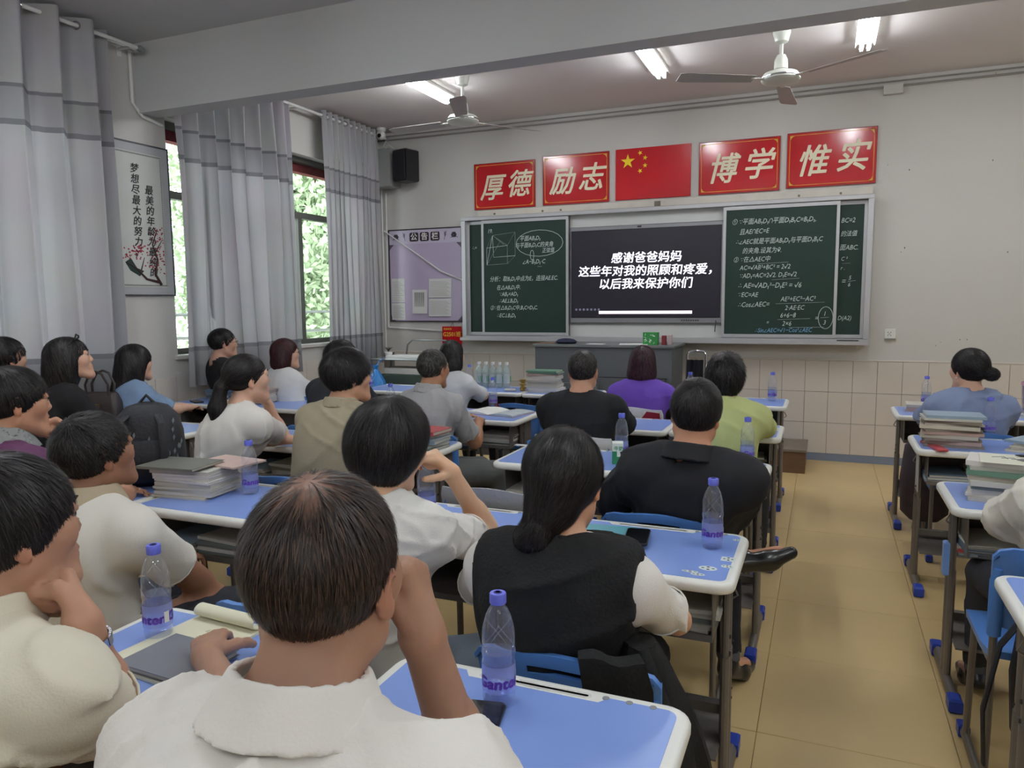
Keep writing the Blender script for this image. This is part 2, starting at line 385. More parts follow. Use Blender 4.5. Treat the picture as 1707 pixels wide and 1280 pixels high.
for k in range(80):
    z = 1.65+.96*k/80; g.box(.019, .0205, 4.352, 4.361, z, z+.005)
g.build('fret_border', mat('grey_print', (110, 112, 112), .7), sc_)
for k, ch in enumerate('梦想尽最大的努力。'): text('character', ch, .074, M_ink, sc_, (.021, 4.115, 2.505-.0765*k), (90, 0, 90), shear=.15, bold=.001)
for k, ch in enumerate('最美的年龄为最纯的'): text('character', ch, .074, M_ink, sc_, (.021, 4.235, 2.36-.0765*k), (90, 0, 90), shear=.15, bold=.001)
g = G()
g.tube([(.021, 4.30, 1.66), (.021, 4.25, 1.74), (.021, 4.28, 1.85), (.021, 4.24, 1.96), (.021, 4.29, 2.08)], [.012, .01, .007, .005, .003], 6)
g.tube([(.021, 4.28, 1.68), (.021, 4.17, 1.70), (.021, 4.08, 1.78), (.021, 4.0, 1.82)], [.012, .009, .006, .004], 6)
g.tube([(.021, 4.26, 1.9), (.021, 4.33, 2.0)], [.005, .002], 6); g.tube([(.021, 4.12, 1.75), (.021, 4.16, 1.86)], [.005, .002], 6)
g.build('branch', mat('brown_ink', (72, 48, 44), .8), sc_)
g = G(); rr = random.Random(3)
for k in range(150):
    a, b = rr.choice([((4.29, 2.03), (.05, .1)), ((4.03, 1.88), (.09, .04)), ((4.13, 1.92), (.06, .04)), ((4.28, 1.85), (.07, .08))])
    y, z = rr.gauss(a[0], b[0]*.6), rr.gauss(a[1], b[1]*.6)
    y = min(max(y, 3.92), 4.34); r_ = rr.uniform(.004, .008)
    g.loft([[(.0195+dx, y+r_*math.cos(q*1.257), z+r_*math.sin(q*1.257)) for q in range(5)] for dx in (0, .002)])
g.build('blossom', mat('plum_blossom_red', (170, 50, 70), .7), sc_, kind='stuff')
g = G(); g.prism([(0, 0), (.05, .03), (.1, -.04), (.16, -.06), (.12, -.1), (.04, -.06)], 0, .0015, Matrix.Translation((.0195, 3.99, 1.82)) @ Matrix.Rotation(R(90), 4, 'Z') @ Matrix.Rotation(R(90), 4, 'X')); g.build('rock', mat('green_ink', (38, 62, 56), .8), sc_)

# ------------------------------------------------------------------ posters and flag
def fplate(name, label, x0, x1, z0, z1, m, cat, depth=.012, group=None):
    t = thing(name, label, cat, ((x0+x1)/2, YF-.001, (z0+z1)/2), group=group); w_, h_ = x1-x0, z1-z0
    g = G(); g.box(-w_/2, w_/2, -depth, 0, -h_/2, h_/2, c=.002); g.build('board', m, t); return t, w_, h_
def poster(chars, x0, x1, z0, z1, label):
    t, w_, h_ = fplate('wall_poster', label, x0, x1, z0, z1, M_red, 'poster', group='red motto posters above the blackboard')
    d = -.0125
    g = G(); i = .022; s = .004
    for a in ((-w_/2+i, w_/2-i, h_/2-i-s, h_/2-i), (-w_/2+i, w_/2-i, -h_/2+i, -h_/2+i+s)): g.box(a[0], a[1], d-.001, d, a[2], a[3])
    for xx in (-w_/2+i, w_/2-i-s): g.box(xx, xx+s, d-.001, d, -h_/2+i, h_/2-i)
    for sx in (-1, 1):
        for sz in (-1, 1):
            P = [(sx*(w_/2-i), sz*(h_/2-i)), (sx*(w_/2-i-.05), sz*(h_/2-i)), (sx*(w_/2-i-.018), sz*(h_/2-i-.018)), (sx*(w_/2-i), sz*(h_/2-i-.05))]
            if sx*sz < 0: P = P[::-1]
            g.loft([[(x, d, z) for x, z in P], [(x, d-.001, z) for x, z in P]])
    g.build('gold_border', M_gold, t)
    g = G(); s = .006
    for a in ((-w_/2, w_/2, h_/2-s, h_/2), (-w_/2, w_/2, -h_/2, -h_/2+s)): g.box(a[0], a[1], d-.0015, d, a[2], a[3])
    for xx in (-w_/2, w_/2-s): g.box(xx, xx+s, d-.0015, d, -h_/2, h_/2)
    g.build('edge_strip', mat('dark_red_edge', (120, 28, 24), .4), t)
    for k, ch in enumerate(chars):
        text('character', ch, .29, M_cream, t, ((-.155 if k == 0 else .165)*w_/.73, d-.0012, -.012+(-.02 if k == 0 else 0)), bold=.005, shear=.26, sx=.92)
poster('厚德', -3.542, -2.838, 2.497, 2.982, 'leftmost red motto poster with two cream characters, by the loudspeaker')
poster('励志', -2.752, -2.041, 2.502, 3.0, 'red motto poster just left of the flag')
poster('博学', -1.157, -.422, 2.508, 2.998, 'red motto poster just right of the flag')
poster('惟实', -.365, .38, 2.518, 3.01, 'rightmost red motto poster, over the right end of the blackboard')
t, w_, h_ = fplate('flag_board', 'flat red flag with five yellow stars in the middle of the poster row', -1.975, -1.232, 2.507, 3.003, M_redf, 'flag')
def star(cx, cz, r, rot):
    P = []
    for k in range(10):
        a = R(90+rot+36*k); q = r if k % 2 == 0 else r*.382; P.append((cx+q*math.cos(a), cz+q*math.sin(a)))
    g = G(); g.loft([[(x, -.0125, z) for x, z in P], [(x, -.014, z) for x, z in P]]); g.build('star', M_yellow, t)
u = w_/30; ox, oz = -w_/2, h_/2
star(ox+5*u, oz-5*u, 3*u, 0); 
for cx, cz, ro in ((10, 2, 20), (12, 4, -10), (12, 7, 0), (10, 9, 25)): star(ox+cx*u, oz-cz*u, 1.05*u, ro)
# ------------------------------------------------------------------ blackboard unit
bb = thing('blackboard', 'wide sliding chalkboard with aluminium frame around a screen niche', 'blackboard', (0, YF, 0))
M_bbback = mat('board_white_backing', (208, 208, 205), .5)
g = G(); g.box(-3.64, .36, -.03, 0, 1.115, 2.41); g.build('back_panel', M_bbback, bb)
g = G()
g.box(-3.655, .37, -.125, -.0, 2.375, 2.415, c=.004); g.box(-3.655, .37, -.125, 0, 1.105, 1.145, c=.004)
g.box(-3.655, -3.61, -.125, 0, 1.145, 2.375); g.box(.325, .37, -.125, 0, 1.145, 2.375); g.build('outer_frame', M_alu, bb)
g = G(); g.box(-3.655, .37, -.19, -.125, 1.095, 1.115, c=.004); g.box(-3.655, .37, -.195, -.185, 1.095, 1.128); g.build('chalk_tray', M_alu, bb)
g = G(); g.box(-3.5, .36, -.028, -.002, 2.416, 2.49, c=.004); g.build('header_board', mat('stained_header_board', (214, 208, 196), .6, var=.1, scale=9), bb)
for x in (-3.3, -2.75, -2.55, -1.548, -.25, .1):
    g = G(); s = .03 if abs(x+1.548) < .01 else .009; g.box(x-s, x+s, -.036, -.028, 2.445-s, 2.445+s); g.build('clip', mat('clip_metal', (120, 112, 100), .5, metal=.6), bb)
def slate(x0, x1, yo, label):
    g = G(); g.box(x0+.02, x1-.02, yo-.012, yo, 1.17, 2.35); s = g.build('slate', M_board, bb); s['label'] = label
    g = G(); yy = (yo-.02, yo+.004)
    g.box(x0, x0+.026, *yy, 1.15, 2.37); g.box(x1-.026, x1, *yy, 1.15, 2.37); g.box(x0+.026, x1-.026, *yy, 1.15, 1.182); g.box(x0+.026, x1-.026, *yy, 2.338, 2.37); g.build('slate_frame', M_alu, s)
    return s
s1 = slate(-3.61, -2.6, -.045, 'fixed slate behind on the far left'); s2 = slate(-3.42, -2.44, -.095, 'sliding slate with cube drawing')
s3 = slate(-.72, .325, -.045, 'fixed slate behind on the right'); s4 = slate(-.905, .10, -.095, 'sliding slate full of cosine working')
def chalk(s, lines, yo):
    for x, z, sz, body in lines:
        rr = random.Random(int(x*1000+z*77)); xx = x
        text('chalk_line', body, sz, M_chalkb if body.startswith('∴Sin') else M_chalk, s, (x, yo, z), rot=(90, -rr.uniform(-.5, 1.3), 0), align='LEFT', shear=.25, ext=.0003, sx=.82)
chalk(s2, [(-3.35, 2.255, .06, '19.'), (-2.98, 2.16, .062, '平面AB₁D₁'), (-3.03, 2.09, .060, '与平面B₁D₁C的夹角'), (-2.73, 2.03, .055, '正弦值'), (-2.95, 1.92, .065, '∠A−B₁D₁·C'),
           (-3.33, 1.745, .062, '分析：取B₁D₁中点为E，连接AE.EC.'), (-3.25, 1.655, .058, '在△AB₁D₁中.'), (-3.22, 1.585, .06, '∵AB₁=AD₁'), (-3.22, 1.515, .06, '∴AE⊥B₁D₁'), (-3.33, 1.44, .058, '②∵在△B₁D₁C中,B₁C=D₁C.'), (-3.25, 1.36, .06, '∴EC⊥B₁D₁')], -.109)
chalk(s1, [(-3.56, 2.09, .05, '∴.=')], -.059)
chalk(s3, [(.11, 2.2, .06, 'BC=2'), (.11, 2.08, .055, '的法值'), (.105, 1.96, .06, '面ABC.'), (.12, 1.86, .05, 'C ²'), (.12, 1.78, .05, 'r .'), (.13, 1.66, .075, '='), (.19, 1.69, .05, '5'), (.185, 1.63, .05, '6'), (.11, 1.33, .055, 'D(A2)')], -.059)
chalk(s4, [(-.83, 2.225, .062, '① ∵平面AB₁D₁∩平面D₁B₁C=B₁D₁,'), (-.76, 2.13, .062, '且AE∩EC=E'), (-.79, 2.04, .06, '∴∠AEC就是平面AB₁D₁与平面D₁B₁C'), (-.73, 1.955, .06, '的夹角.设其为θ.'), (-.81, 1.875, .06, '② ∵在△AEC中'),
           (-.75, 1.80, .06, 'AC=√AB²+BC² = 2√2'), (-.75, 1.725, .06, '∵AD₁=AC=2√2. D₁E=√2'), (-.76, 1.635, .068, '∴ AE=√AD₁²−D₁E² = √6'), (-.76, 1.55, .062, '∵EC=AE'), (-.76, 1.455, .065, '∴Cos∠AEC='),
           (-.38, 1.505, .062, 'AE²+EC²−AC²'), (-.34, 1.425, .060, '2·AE·EC'), (-.38, 1.355, .062, '6+6−8'), (-.5, 1.29, .05, '='), (-.36, 1.28, .062, '2×6'), (-.08, 1.33, .06, '='), (-.01, 1.37, .058, '1'), (-.01, 1.29, .058, '3'), (-.6, 1.215, .055, '∴Sin∠AEC=√1−Cos²∠AEC')], -.109)
def strokes(s, segs, yo, r=.0022):
    for pts in segs:
        g = G(); g.tube([(x, yo, z) for x, z in pts], r, 4, sy=.5); g.build('chalk_stroke', M_chalk, s)
ell = lambda cx, cz, a, b: [(cx+a*math.cos(k/20*6.283), cz+b*math.sin(k/20*6.283)) for k in range(21)]
A_, B_, C_, D_, A1, B1, C1, D1 = (-3.36, 1.90), (-3.12, 1.91), (-3.03, 1.99), (-3.28, 1.98), (-3.36, 2.08), (-3.12, 2.10), (-3.03, 2.235), (-3.29, 2.21)
strokes(s2, [[A_, B_, C_, C1, B1, B_], [A_, A1, B1], [A1, D1, C1], [D1, B1], [A_, D1], [A_, (-3.2, 2.15)], [D1, D_, C_], [(-3.25, 2.18), (-3.16, 2.11)], ell(-2.76, 2.11, .26, .135), ell(-2.84, 1.99, .02, .05), [(-2.78, 1.87), (-2.73, 1.87)]], -.109)
strokes(s4, [[(-.59, 1.835), (-.32, 1.845)], [(-.46, 1.685), (-.22, 1.695)], [(-.42, 1.465), (.0, 1.475)], [(-.4, 1.318), (-.12, 1.328)], [(-.03, 1.335), (.04, 1.34)], ell(.012, 1.335, .062, .1), [(-.3, 1.245), (.0, 1.25)]], -.109)
strokes(s3, [[(.13, 1.82), (.2, 1.822)], [(.185, 1.66), (.25, 1.667)]], -.059)
# niche cover panels
g = G(); g.box(-2.44, -.905, -.06, -.03, 2.255, 2.375); g.build('niche_cover', M_bbback, bb)
g = G(); g.box(-2.44, -.905, -.06, -.03, 1.145, 1.26); g.build('niche_cover', M_bbback, bb)
er = tag(G().box(.11, .29, YF-.185, YF-.13, 1.116, 1.136, c=.004).build('board_eraser', mat('dark_felt', (60, 58, 56), .9)), 'dark chalk eraser lying on the right end of the chalk tray', 'eraser')
# interactive screen
scn = thing('display_screen', 'large dark interactive display with three lines of white text', 'screen', (0, YF-.06, 0))
g = G(); g.box(-2.425, -.905, -.03, 0, 1.285, 2.25, c=.004); g.build('bezel', mat('silver_bezel', (150, 150, 155), .35, metal=.5), scn)
g = G(); g.box(-2.415, -.92, -.034, -.03, 1.335, 2.215); g.build('bezel_edge', M_blk, scn)
m = emis('dark_display', (24, 22, 32), .45); 
g = G(); g.box(-2.40, -.93, -.0355, -.034, 1.345, 2.205); g.build('display_panel', m, scn)
M_sw = emis('display_white', (240, 238, 250), 1.15)
for k, s_ in enumerate(('感谢爸爸妈妈', '这些年对我的照顾和疼爱，', '以后我来保护你们')):
    text('caption_line', s_, .113, M_sw, scn, (-1.655+(.01, .02, 0)[k], -.0365, 1.925-.128*k), bold=.0014, shear=.12, sx=1.04)
g = G(); g.box(-2.12, -1.185, -.0365, -.0355, 1.375, 1.405); g.build('address_bar', emis('display_pink', (235, 215, 235), 1.0), scn)
for k in range(7):
    g = G(); g.lathe([(.012, 0), (.012, .001)], 10, Matrix.Translation((-2.36+.04*k, -.0355, 1.42)) @ Matrix.Rotation(R(90), 4, 'X')); g.build('icon', emis('display_grey', (90, 90, 105), .8), scn)
g = G(); g.box(-1.73, -1.69, -.036, -.03, 2.225, 2.24); g.build('camera_eye', M_blk, scn)
for k in range(8):
    g = G(); g.box(-1.29+.022*k, -1.275+.022*k, -.032, -.03, 1.305, 1.315); g.build('port', M_blk, scn)
g = G(); g.tube([(-.96, -.034, 1.31), (-.96, -.05, 1.27), (-.965, -.05, 1.2)], .004, 6); g.build('stylus_cord', M_blk, scn)
# ------------------------------------------------------------------ notice board
nb, w_, h_ = fplate('notice_board', 'lilac notice board with pinned papers beside the left curtain', -4.64, -3.70, 1.29, 2.335, mat('lilac_print', (196, 182, 208), .35, var=.05, scale=1.5), 'notice board')
g = G()
for a in ((-w_/2, w_/2, h_/2-.012, h_/2), (-w_/2, w_/2, -h_/2, -h_/2+.012)): g.box(a[0], a[1], -.018, -.012, a[2], a[3])
for xx in (-w_/2, w_/2-.012): g.box(xx, xx+.012, -.018, -.012, -h_/2, h_/2)
g.build('edge_frame', mat('dark_brown_frame', (48, 38, 42), .5), nb)
g = G(); g.box(-w_/2+.012, w_/2-.012, -.013, -.012, h_/2-.165, h_/2-.012); g.build('header_strip', mat('pale_lilac_print', (206, 198, 218), .35), nb)
for k, ch in enumerate('公告栏'):
    g = G(); g.loft([[(x, y, z) for x, z in rrect(.115, .10, .02)] for y in (-.013, -.0145)], True, Matrix.Translation((-.135+.135*k, 0, h_/2-.092))); c_ = g.build('title_block', mat('dark_plum_print', (52, 36, 46), .5), nb)
    text('character', ch, .085, M_paper, c_, (-.135+.135*k, -.015, h_/2-.094), bold=.002)
M_orn = mat('ornament_print', (98, 84, 100), .6)
for sx in (-1, 1):
    g = G()
    for q in range(5):
        g.tube([(sx*(.245+.012*math.cos(a_)*1+.0*q), -.0135, h_/2-.09+.045*math.sin(a_)) for a_ in [R(-80+160*k/8) for k in range(9)]] if q == 0 else [(sx*(.245+.01*q), -.0135, h_/2-.12+.012*q), (sx*(.262), -.0135, h_/2-.09), (sx*(.245+.008*q), -.0135, h_/2-.07+.008*q)], .0025, 4)
    for q in range(6): a_ = q*1.05; g.lathe([(.016, 0), (.016, .001)], 8, Matrix.Translation((sx*(.37+.02*math.cos(a_)), -.013, h_/2-.085+.018*math.sin(a_))) @ Matrix.Rotation(R(90), 4, 'X'))
    g.tube([(sx*.33, -.0135, h_/2-.115), (sx*.37, -.0135, h_/2-.1), (sx*.42, -.0135, h_/2-.115)], .003, 4)
    g.build('ornament', M_orn, nb)
    for sz in (1, -1):
        zc = h_/2-.17 if sz > 0 else -h_/2+.012
        P = [(sx*(w_/2-.012), zc), (sx*(w_/2-.07), zc), (sx*(w_/2-.05), zc-sz*.02), (sx*(w_/2-.02), zc-sz*.05), (sx*(w_/2-.012), zc-sz*.07)]
        g = G(); g.loft([[(x, y, z) for x, z in P] for y in (-.0125, -.0135)]); g.build('corner_ornament', M_orn, nb)
def sheet(x0, x1, z0, z1, label, cols=False, curl=.0):
    t = thing('pinned_sheet', label, 'paper', (-4.17, YF-.014, 1.8125), group='papers pinned on the notice board')
    V = [(x0+(x1-x0)*i/3, -(.002+curl*(1-j/3)**2), z0+(z1-z0)*j/3) for j in range(4) for i in range(4)]; V += [(a, b-.0008, c) for a, b, c in V]
    g = G(); g.add(V, [(j*4+i, j*4+i+1, j*4+i+5, j*4+i+4) for j in range(3) for i in range(3)]+[(16+j*4+i+4, 16+j*4+i+5, 16+j*4+i+1, 16+j*4+i) for j in range(3) for i in range(3)]); g.build('sheet', M_paper, t, True)
    g = G(); n = 12
    for k in range(n):
        if cols: x = x0+.03+(x1-x0-.06)*k/n; g.box(x, x+.003, -.005-curl*.3, -.004, z0+.05, z1-.03)
        else: z = z0+.02+(z1-z0-.04)*k/n; g.box(x0+.01, x1-.015-.02*(k % 3), -.0045-curl*(1-k/n)**2, -.0035-curl*(1-k/n)**2, z, z+.002)
    g.build('printed_lines', mat('grey_print', (130, 130, 135), .7), t)
sheet(-.44, -.27, -.30, -.03, 'narrow pinned list at the left side of the notice board, upper piece'); sheet(-.445, -.27, -.50, -.31, 'narrow pinned list at the left side of the notice board, lower piece')
sheet(-.17, .02, -.43, -.16, 'pinned table of columns in the middle of the notice board', True, .01)
sheet(.05, .33, -.25, -.04, 'upper white sheet at the right of the notice board', curl=.012); sheet(.045, .325, -.46, -.26, 'lower white sheet at the right of the notice board', curl=.012)
tag(wire('cable_cover', [at_y(640, 385, YF-.03), at_y(690, 420, YF-.03), at_y(735, 452, YF-.03), at_y(774, 468, YF-.03)], .008, M_white), 'white cable sagging diagonally across the notice board', 'cable')
tag(wire('wall_conduit', [(-4.66, YF-.012, 2.75), (-4.67, YF-.012, 1.23), (-4.66, YF-.012, 1.225), (-3.7, YF-.012, 1.175)], .010, M_white), 'white conduit dropping beside the notice board and turning along below it', 'conduit')
tag(wire('wall_conduit', [(-4.72, YF-.012, 3.2), (-4.71, YF-.012, .95)], .009, M_white), 'thin white conduit in the front left corner', 'conduit')
tag(wire('ceiling_cable', [(XL, YF-.02, 3.33), (-3, YF-.02, 3.325), (XR, YF-.02, 3.33)], .009, mat('grey_cable', (150, 146, 142), .6)), 'lower grey cable run along the top of the front wall', 'cable')
tag(wire('ceiling_cable', [(XL, YF-.02, 3.372), (-3, YF-.02, 3.368), (XR, YF-.02, 3.372)], .007, mat('grey_cable', (150, 146, 142), .6)), 'upper grey cable run along the top of the front wall', 'cable')
tag(G().box(.41, .56, YF-.05, YF-.001, 3.26, 3.345, c=.004).build('junction_box', M_wall), 'white junction box high on the front wall', 'box')
so = thing('wall_socket', 'white wall socket right of the blackboard', 'socket', (.55, YF-.001, 1.19))
g = G(); g.box(-.043, .043, -.012, 0, -.043, .043, c=.003); g.build('plate', M_white, so)
g = G()
for x, z in ((-.018, .012), (.004, .012), (-.018, -.014), (.004, -.014), (-.007, -.002)): g.box(x-.002, x+.003, -.0135, -.0115, z-.005, z+.005)
g.build('slot', M_blk, so); g = G(); g.box(-.045, .045, -.02, 0, -.054, -.044); g.build('lower_lip', mat('grey_lip', (150, 146, 136), .6), so)
# chips and holes in the right wall plaster
g = G(); rr = random.Random(8)
for px, py in ((1480, 275), (1516, 283), (1660, 122), (1655, 267), (1568, 570), (1560, 576), (1508, 413), (1502, 420), (1680, 420), (1600, 566), (1612, 566)):
    p = at_y(px, py, YF); r_ = rr.uniform(.004, .008); g.lathe([(r_, 0), (r_*.6, .003)], 7, Matrix.Translation((p.x, YF-.0005, p.z)) @ Matrix.Rotation(R(90), 4, 'X') @ Matrix.Scale(.6, 4, (1, 0, 0)))
g.build('plaster_chip', mat('dark_chip', (96, 90, 84), .9), wf, kind='stuff')
# loudspeaker and cabinet, CCTV
cb = thing('wall_cabinet', 'grey metal cabinet mounted high in the front left corner', 'cabinet', (0, YF, 0))
g = G(); g.box(-4.72, -4.47, -.22, -.001, 2.79, 3.2, c=.004); g.build('body', mat('grey_cabinet_paint', (152, 154, 152), .45), cb)
g = G(); g.box(-4.71, -4.48, -.224, -.22, 2.80, 3.19); g.build('door', mat('grey_cabinet_paint', (152, 154, 152), .45), cb)
sp = thing('loudspeaker', 'small black loudspeaker fixed to the grey cabinet', 'speaker', (-4.30, YF-.16, 3.0), R(-14))
g = G(); g.box(-.10, .10, -.10, .10, -.17, .17, c=.012); g.build('cabinet', M_blk, sp)
g = G(); g.box(-.085, .085, -.112, -.10, -.155, .155, c=.004); g.build('grille', mat('black_grille', (30, 30, 38), .7, bump=.6, bscale=300), sp)
g = G(); g.box(-.02, .02, .1, .19, -.03, .03); g.build('bracket', M_blk, sp)
cc = thing('security_camera', 'white dome security camera under the ceiling in the front left corner', 'camera', (-4.55, YF-.25, ZC))
g = G(); g.lathe([(.05, 0), (.05, -.03), (.035, -.04)], 18); g.build('base', M_white, cc, True)
g = G(); g.lathe([(.001, .05), (.03, .045), (.046, .02), (.05, 0), (.044, -.025), (.02, -.045), (.001, -.048)], 18, Matrix.Translation((.0, -.0, -.075)) @ Matrix.Rotation(R(70), 4, 'X')); g.build('housing', M_white, cc, True)
g = G(); g.lathe([(.001, .012), (.02, .01), (.024, 0)], 14, Matrix.Translation((.005, -.047, -.088)) @ Matrix.Rotation(R(75), 4, 'X')); g.build('lens', M_blk, cc, True)
tag(wire('loose_cable', [(-4.6, YF-.05, 3.34), (-4.62, YF-.1, 3.25), (-4.56, YF-.1, 3.22), (-4.64, YF-.08, 3.21), (-4.55, YF-.1, 3.26), (-4.5, YF-.08, 3.22)], .005, M_white), 'tangle of white cable above the grey wall cabinet', 'cable')
# ------------------------------------------------------------------ tube lights
M_tube = emis('lit_tube', (245, 250, 255), TUBE_POWER)
def tube_light(x, y0, y1, label):
    t = thing('tube_light', label, 'light', (x, (y0+y1)/2, ZC), group='twin tube lights'); L_ = (y1-y0)/2
    g = G(); g.box(-.05, .05, -L_-.02, L_+.02, -.035, 0, c=.006); g.build('batten', M_white, t)
    for sx in (-1, 1):
        g = G(); g.tube([(sx*.024, -L_+.03, -.078), (sx*.024, L_-.03, -.078)], .014, 12); g.build('tube', M_tube, t, True)
        for sy in (-1, 1):
            g = G(); g.box(sx*.024-.010, sx*.024+.010, sy*L_-.014, sy*L_+.014, -.092, -.03, c=.003); g.build('holder', M_white, t)
    for sx in (-1, 1):
        g = G(); g.add([(sx*.05, -L_, -.03), (sx*.05, L_, -.03), (sx*.066, L_, -.060), (sx*.066, -L_, -.060)], [(0, 1, 2, 3), (3, 2, 1, 0)]); g.build('reflector', M_white, t)
tube_light(-3.25, 5.12, 6.32, 'lit twin tube light on the left, beside the first ceiling fan'); tube_light(-1.30, 5.14, 6.36, 'lit twin tube light in the middle, between the two ceiling fans'); tube_light(.21, 5.1, 6.30, 'lit twin tube light on the right, beyond the second ceiling fan')
tube_light(2.2, 5.1, 6.3, 'twin tube light at the right-hand side, out of the picture')
for x in (-3.25, -1.3, .6, 2.4):
    for y in (1.9, -1.3): tube_light(x, y-.6, y+.6, '%s twin tube light in the %s row behind the beam' % ({-3.25: 'first', -1.3: 'second', .6: 'third', 2.4: 'last'}[x]+' from the windows', 'nearer' if y > 0 else 'rearmost'))
# ------------------------------------------------------------------ ceiling fans
M_fan = mat('cream_fan_enamel', (214, 216, 206), .35); M_blade = mat('grey_fan_blade', (176, 172, 168), .45)
def fan(x, y, z, a0, label):
    t = thing('ceiling_fan', label, 'fan', (x, y, z), R(a0))
    g = G(); g.lathe([(.012, ZC-z), (.058, ZC-z), (.062, ZC-z-.02), (.045, ZC-z-.085), (.02, ZC-z-.1)], 20); g.build('canopy', M_fan, t, True)
    g = G(); g.tube([(0, 0, .1), (0, 0, ZC-z-.05)], .013, 12); g.build('downrod', M_fan, t, True)
    g = G(); g.lathe([(.001, .16), (.03, .155), (.045, .12), (.048, .06), (.03, .045)], 20); g.build('yoke_cover', M_fan, t, True)
    g = G(); g.lathe([(.001, .05), (.06, .048), (.115, .03), (.135, .005), (.135, -.015), (.12, -.03), (.07, -.04), (.001, -.042)], 28); g.build('motor_housing', M_fan, t, True)
    g = G(); g.lathe([(.137, .004), (.139, -.002), (.137, -.008)], 28); g.build('trim_ring', M_chrome, t, True)
    for k in range(3):
        Mx = Matrix.Rotation(R(120*k), 4, 'Z')
        g = G(); g.box(.11, .22, -.018, .018, -.014, -.008, Mx); g.build('blade_iron', M_fan, t)
        P = [(.2, -.05), (.7, -.068), (.75, -.055), (.75, .055), (.7, .068), (.2, .05)]
        g = G(); g.prism(P, -.003, .0, Mx @ Matrix.Translation((0, 0, -.01)) @ Matrix.Rotation(R(11), 4, 'X')); g.build('blade', M_blade, t)
fan(-2.88, 5.85, 3.04, -67, 'grey-bladed ceiling fan on the left, near the speaker corner'); fan(-.345, 5.85, 3.08, -152, 'grey-bladed ceiling fan on the right, above the last poster')
# ------------------------------------------------------------------ desks
DW, DD, DH = .615, .47, .75
def oval(g, pts, a, b, n=10, up=None): g.tube(pts, 1, n, sx=a, sy=b, up=up)
def make_desk():
    t = thing('school_desk', 'desk', 'desk')
    g = G(); W_, D_ = DW, DD
    g.loft([[(x, y, z) for x, y in rrect(W_, D_, .05, 6, i)] for i, z in ((.012, DH-.033), (.003, DH-.029), (0, DH-.022), (0, DH-.010), (.003, DH-.004), (.009, DH), (.018, DH))]); g.build('desktop_rim', M_rim, t, 50)
    # blue surface with a notch for the pen tray on the far edge
    P = rrect(W_, D_, .05, 6, .026); yy = D_/2-.026
    notch = [(.15, yy), (.135, yy-.022), (-.135, yy-.022), (-.15, yy)]
    Q = []
    for i, p in enumerate(P):
        Q.append(p)
        if i == 6: Q += notch
    g = G(); g.prism(Q, DH-.0005, DH+.0012); g.build('writing_surface', M_deskblue, t)
    g = G(); g.loft([[(x, y+yy-.005, z) for x, y in rrect(.235-i, .020-i*.7, .01, 4)] for i, z in ((0, DH+.0002), (.004, DH+.0016), (.010, DH+.0005))]); g.build('pen_groove', mat('painted_groove_shade', (214, 214, 208), .4), t, 50)  # raised slab; its darker white paints in the shade of a recess
    for x in (-.045, 0, .045):
        g = G(); g.lathe([(.007, DH+.0002), (.007, DH+.0018)], 10, Matrix.Translation((x+.19, yy-.002, 0))); g.build('rivet', M_grey, t)
    for s in (-1, 1):
        x = s*(W_/2-.04)
        for dy in (-.032, .032):
            g = G(); oval(g, [(x, dy, .035), (x, dy, .46)], .014, .028); oval(g, [(x, dy, .44), (x, dy, DH-.03)], .011, .023); g.build('column_tube', M_steel, t, 50)
        g = G(); oval(g, [(x, -.21, .026), (x, .21, .026)], .018, .024, up=(0, 0, 1)); g.build('foot', M_steel, t, 50)
        for sy in (-1, 1):
            g = G(); g.box(x-.023, x+.023, sy*.235-.035, sy*.235+.035, 0, .054, c=.008); g.build('foot_cap', M_cap, t)
        g = G()
        for k in range(7): g.lathe([(.004, 0), (.004, .002)], 7, Matrix.Translation((x+s*.0135, .032, .30+.03*k)) @ Matrix.Rotation(R(90), 4, 'Y'))
        for z in (.47, .52): g.lathe([(.007, -.001), (.005, .004)], 8, Matrix.Translation((x+s*.012, -.032, z)) @ Matrix.Rotation(R(90*s), 4, 'Y'))
        g.build('height_holes', M_blk, t, kind='stuff')
    g = G(); xi = W_/2-.058
    g.box(-xi, xi, -.19, .19, .565, .569); g.box(-xi, xi, .186, .19, .569, DH-.03)
    g.box(-xi, -xi+.003, -.19, .186, .569, DH-.03); g.box(xi-.003, xi, -.19, .186, .569, DH-.03); g.box(-xi+.003, xi-.003, -.19, -.186, .569, .585); g.build('book_box', M_steel, t)
    g = G(); g.box(-xi-.01, xi+.01, .03, .06, .24, .27); g.box(-xi-.01, xi+.01, -.14, .14, .19, .196); g.box(-xi-.01, xi+.01, .137, .14, .196, .23); g.build('lower_rack', M_steel, t)
    for s in (-1, 1):
        g = G(); g.tube([(s*(W_/2-.02), -.06, DH-.06), (s*(W_/2-.006), -.06, DH-.09), (s*(W_/2-.02), -.06, DH-.1)], .003, 6); g.build('bag_hook', M_steel, t)
    return t
desk0 = make_desk(); first = [True]
DESKS = {}
def desk(key, x, ynear, label, dx=0):
    """x = centre, ynear = edge nearest the seat"""
    loc = (x, ynear+DD/2, 0)
    if first[0]: first[0] = False; desk0.location = loc; desk0['label'] = label; desk0['group'] = 'blue-topped school desks'; DESKS[key] = desk0
    else: DESKS[key] = dup(desk0, loc, R(dx), label, 'blue-topped school desks')
YN = {1: .86, 2: 1.965, 3: 3.105, 4: 4.235, 5: 5.52}
XA2, XA1, XB2, XB1, XC2, XC1, XD1, XD2 = -.503, -1.128, -2.10, -2.725, -3.735, -4.36, .755, 1.38
desk('A1r', XA2, YN[1], 'empty right half-desk next to the closest bottle and black phone')
desk('A1l', -1.20, YN[1], 'desk under the cream notepad, between the two closest men')
desk('A2r', XA2, YN[2], 'desk with small stickers, an exam book and a phone by the aisle')
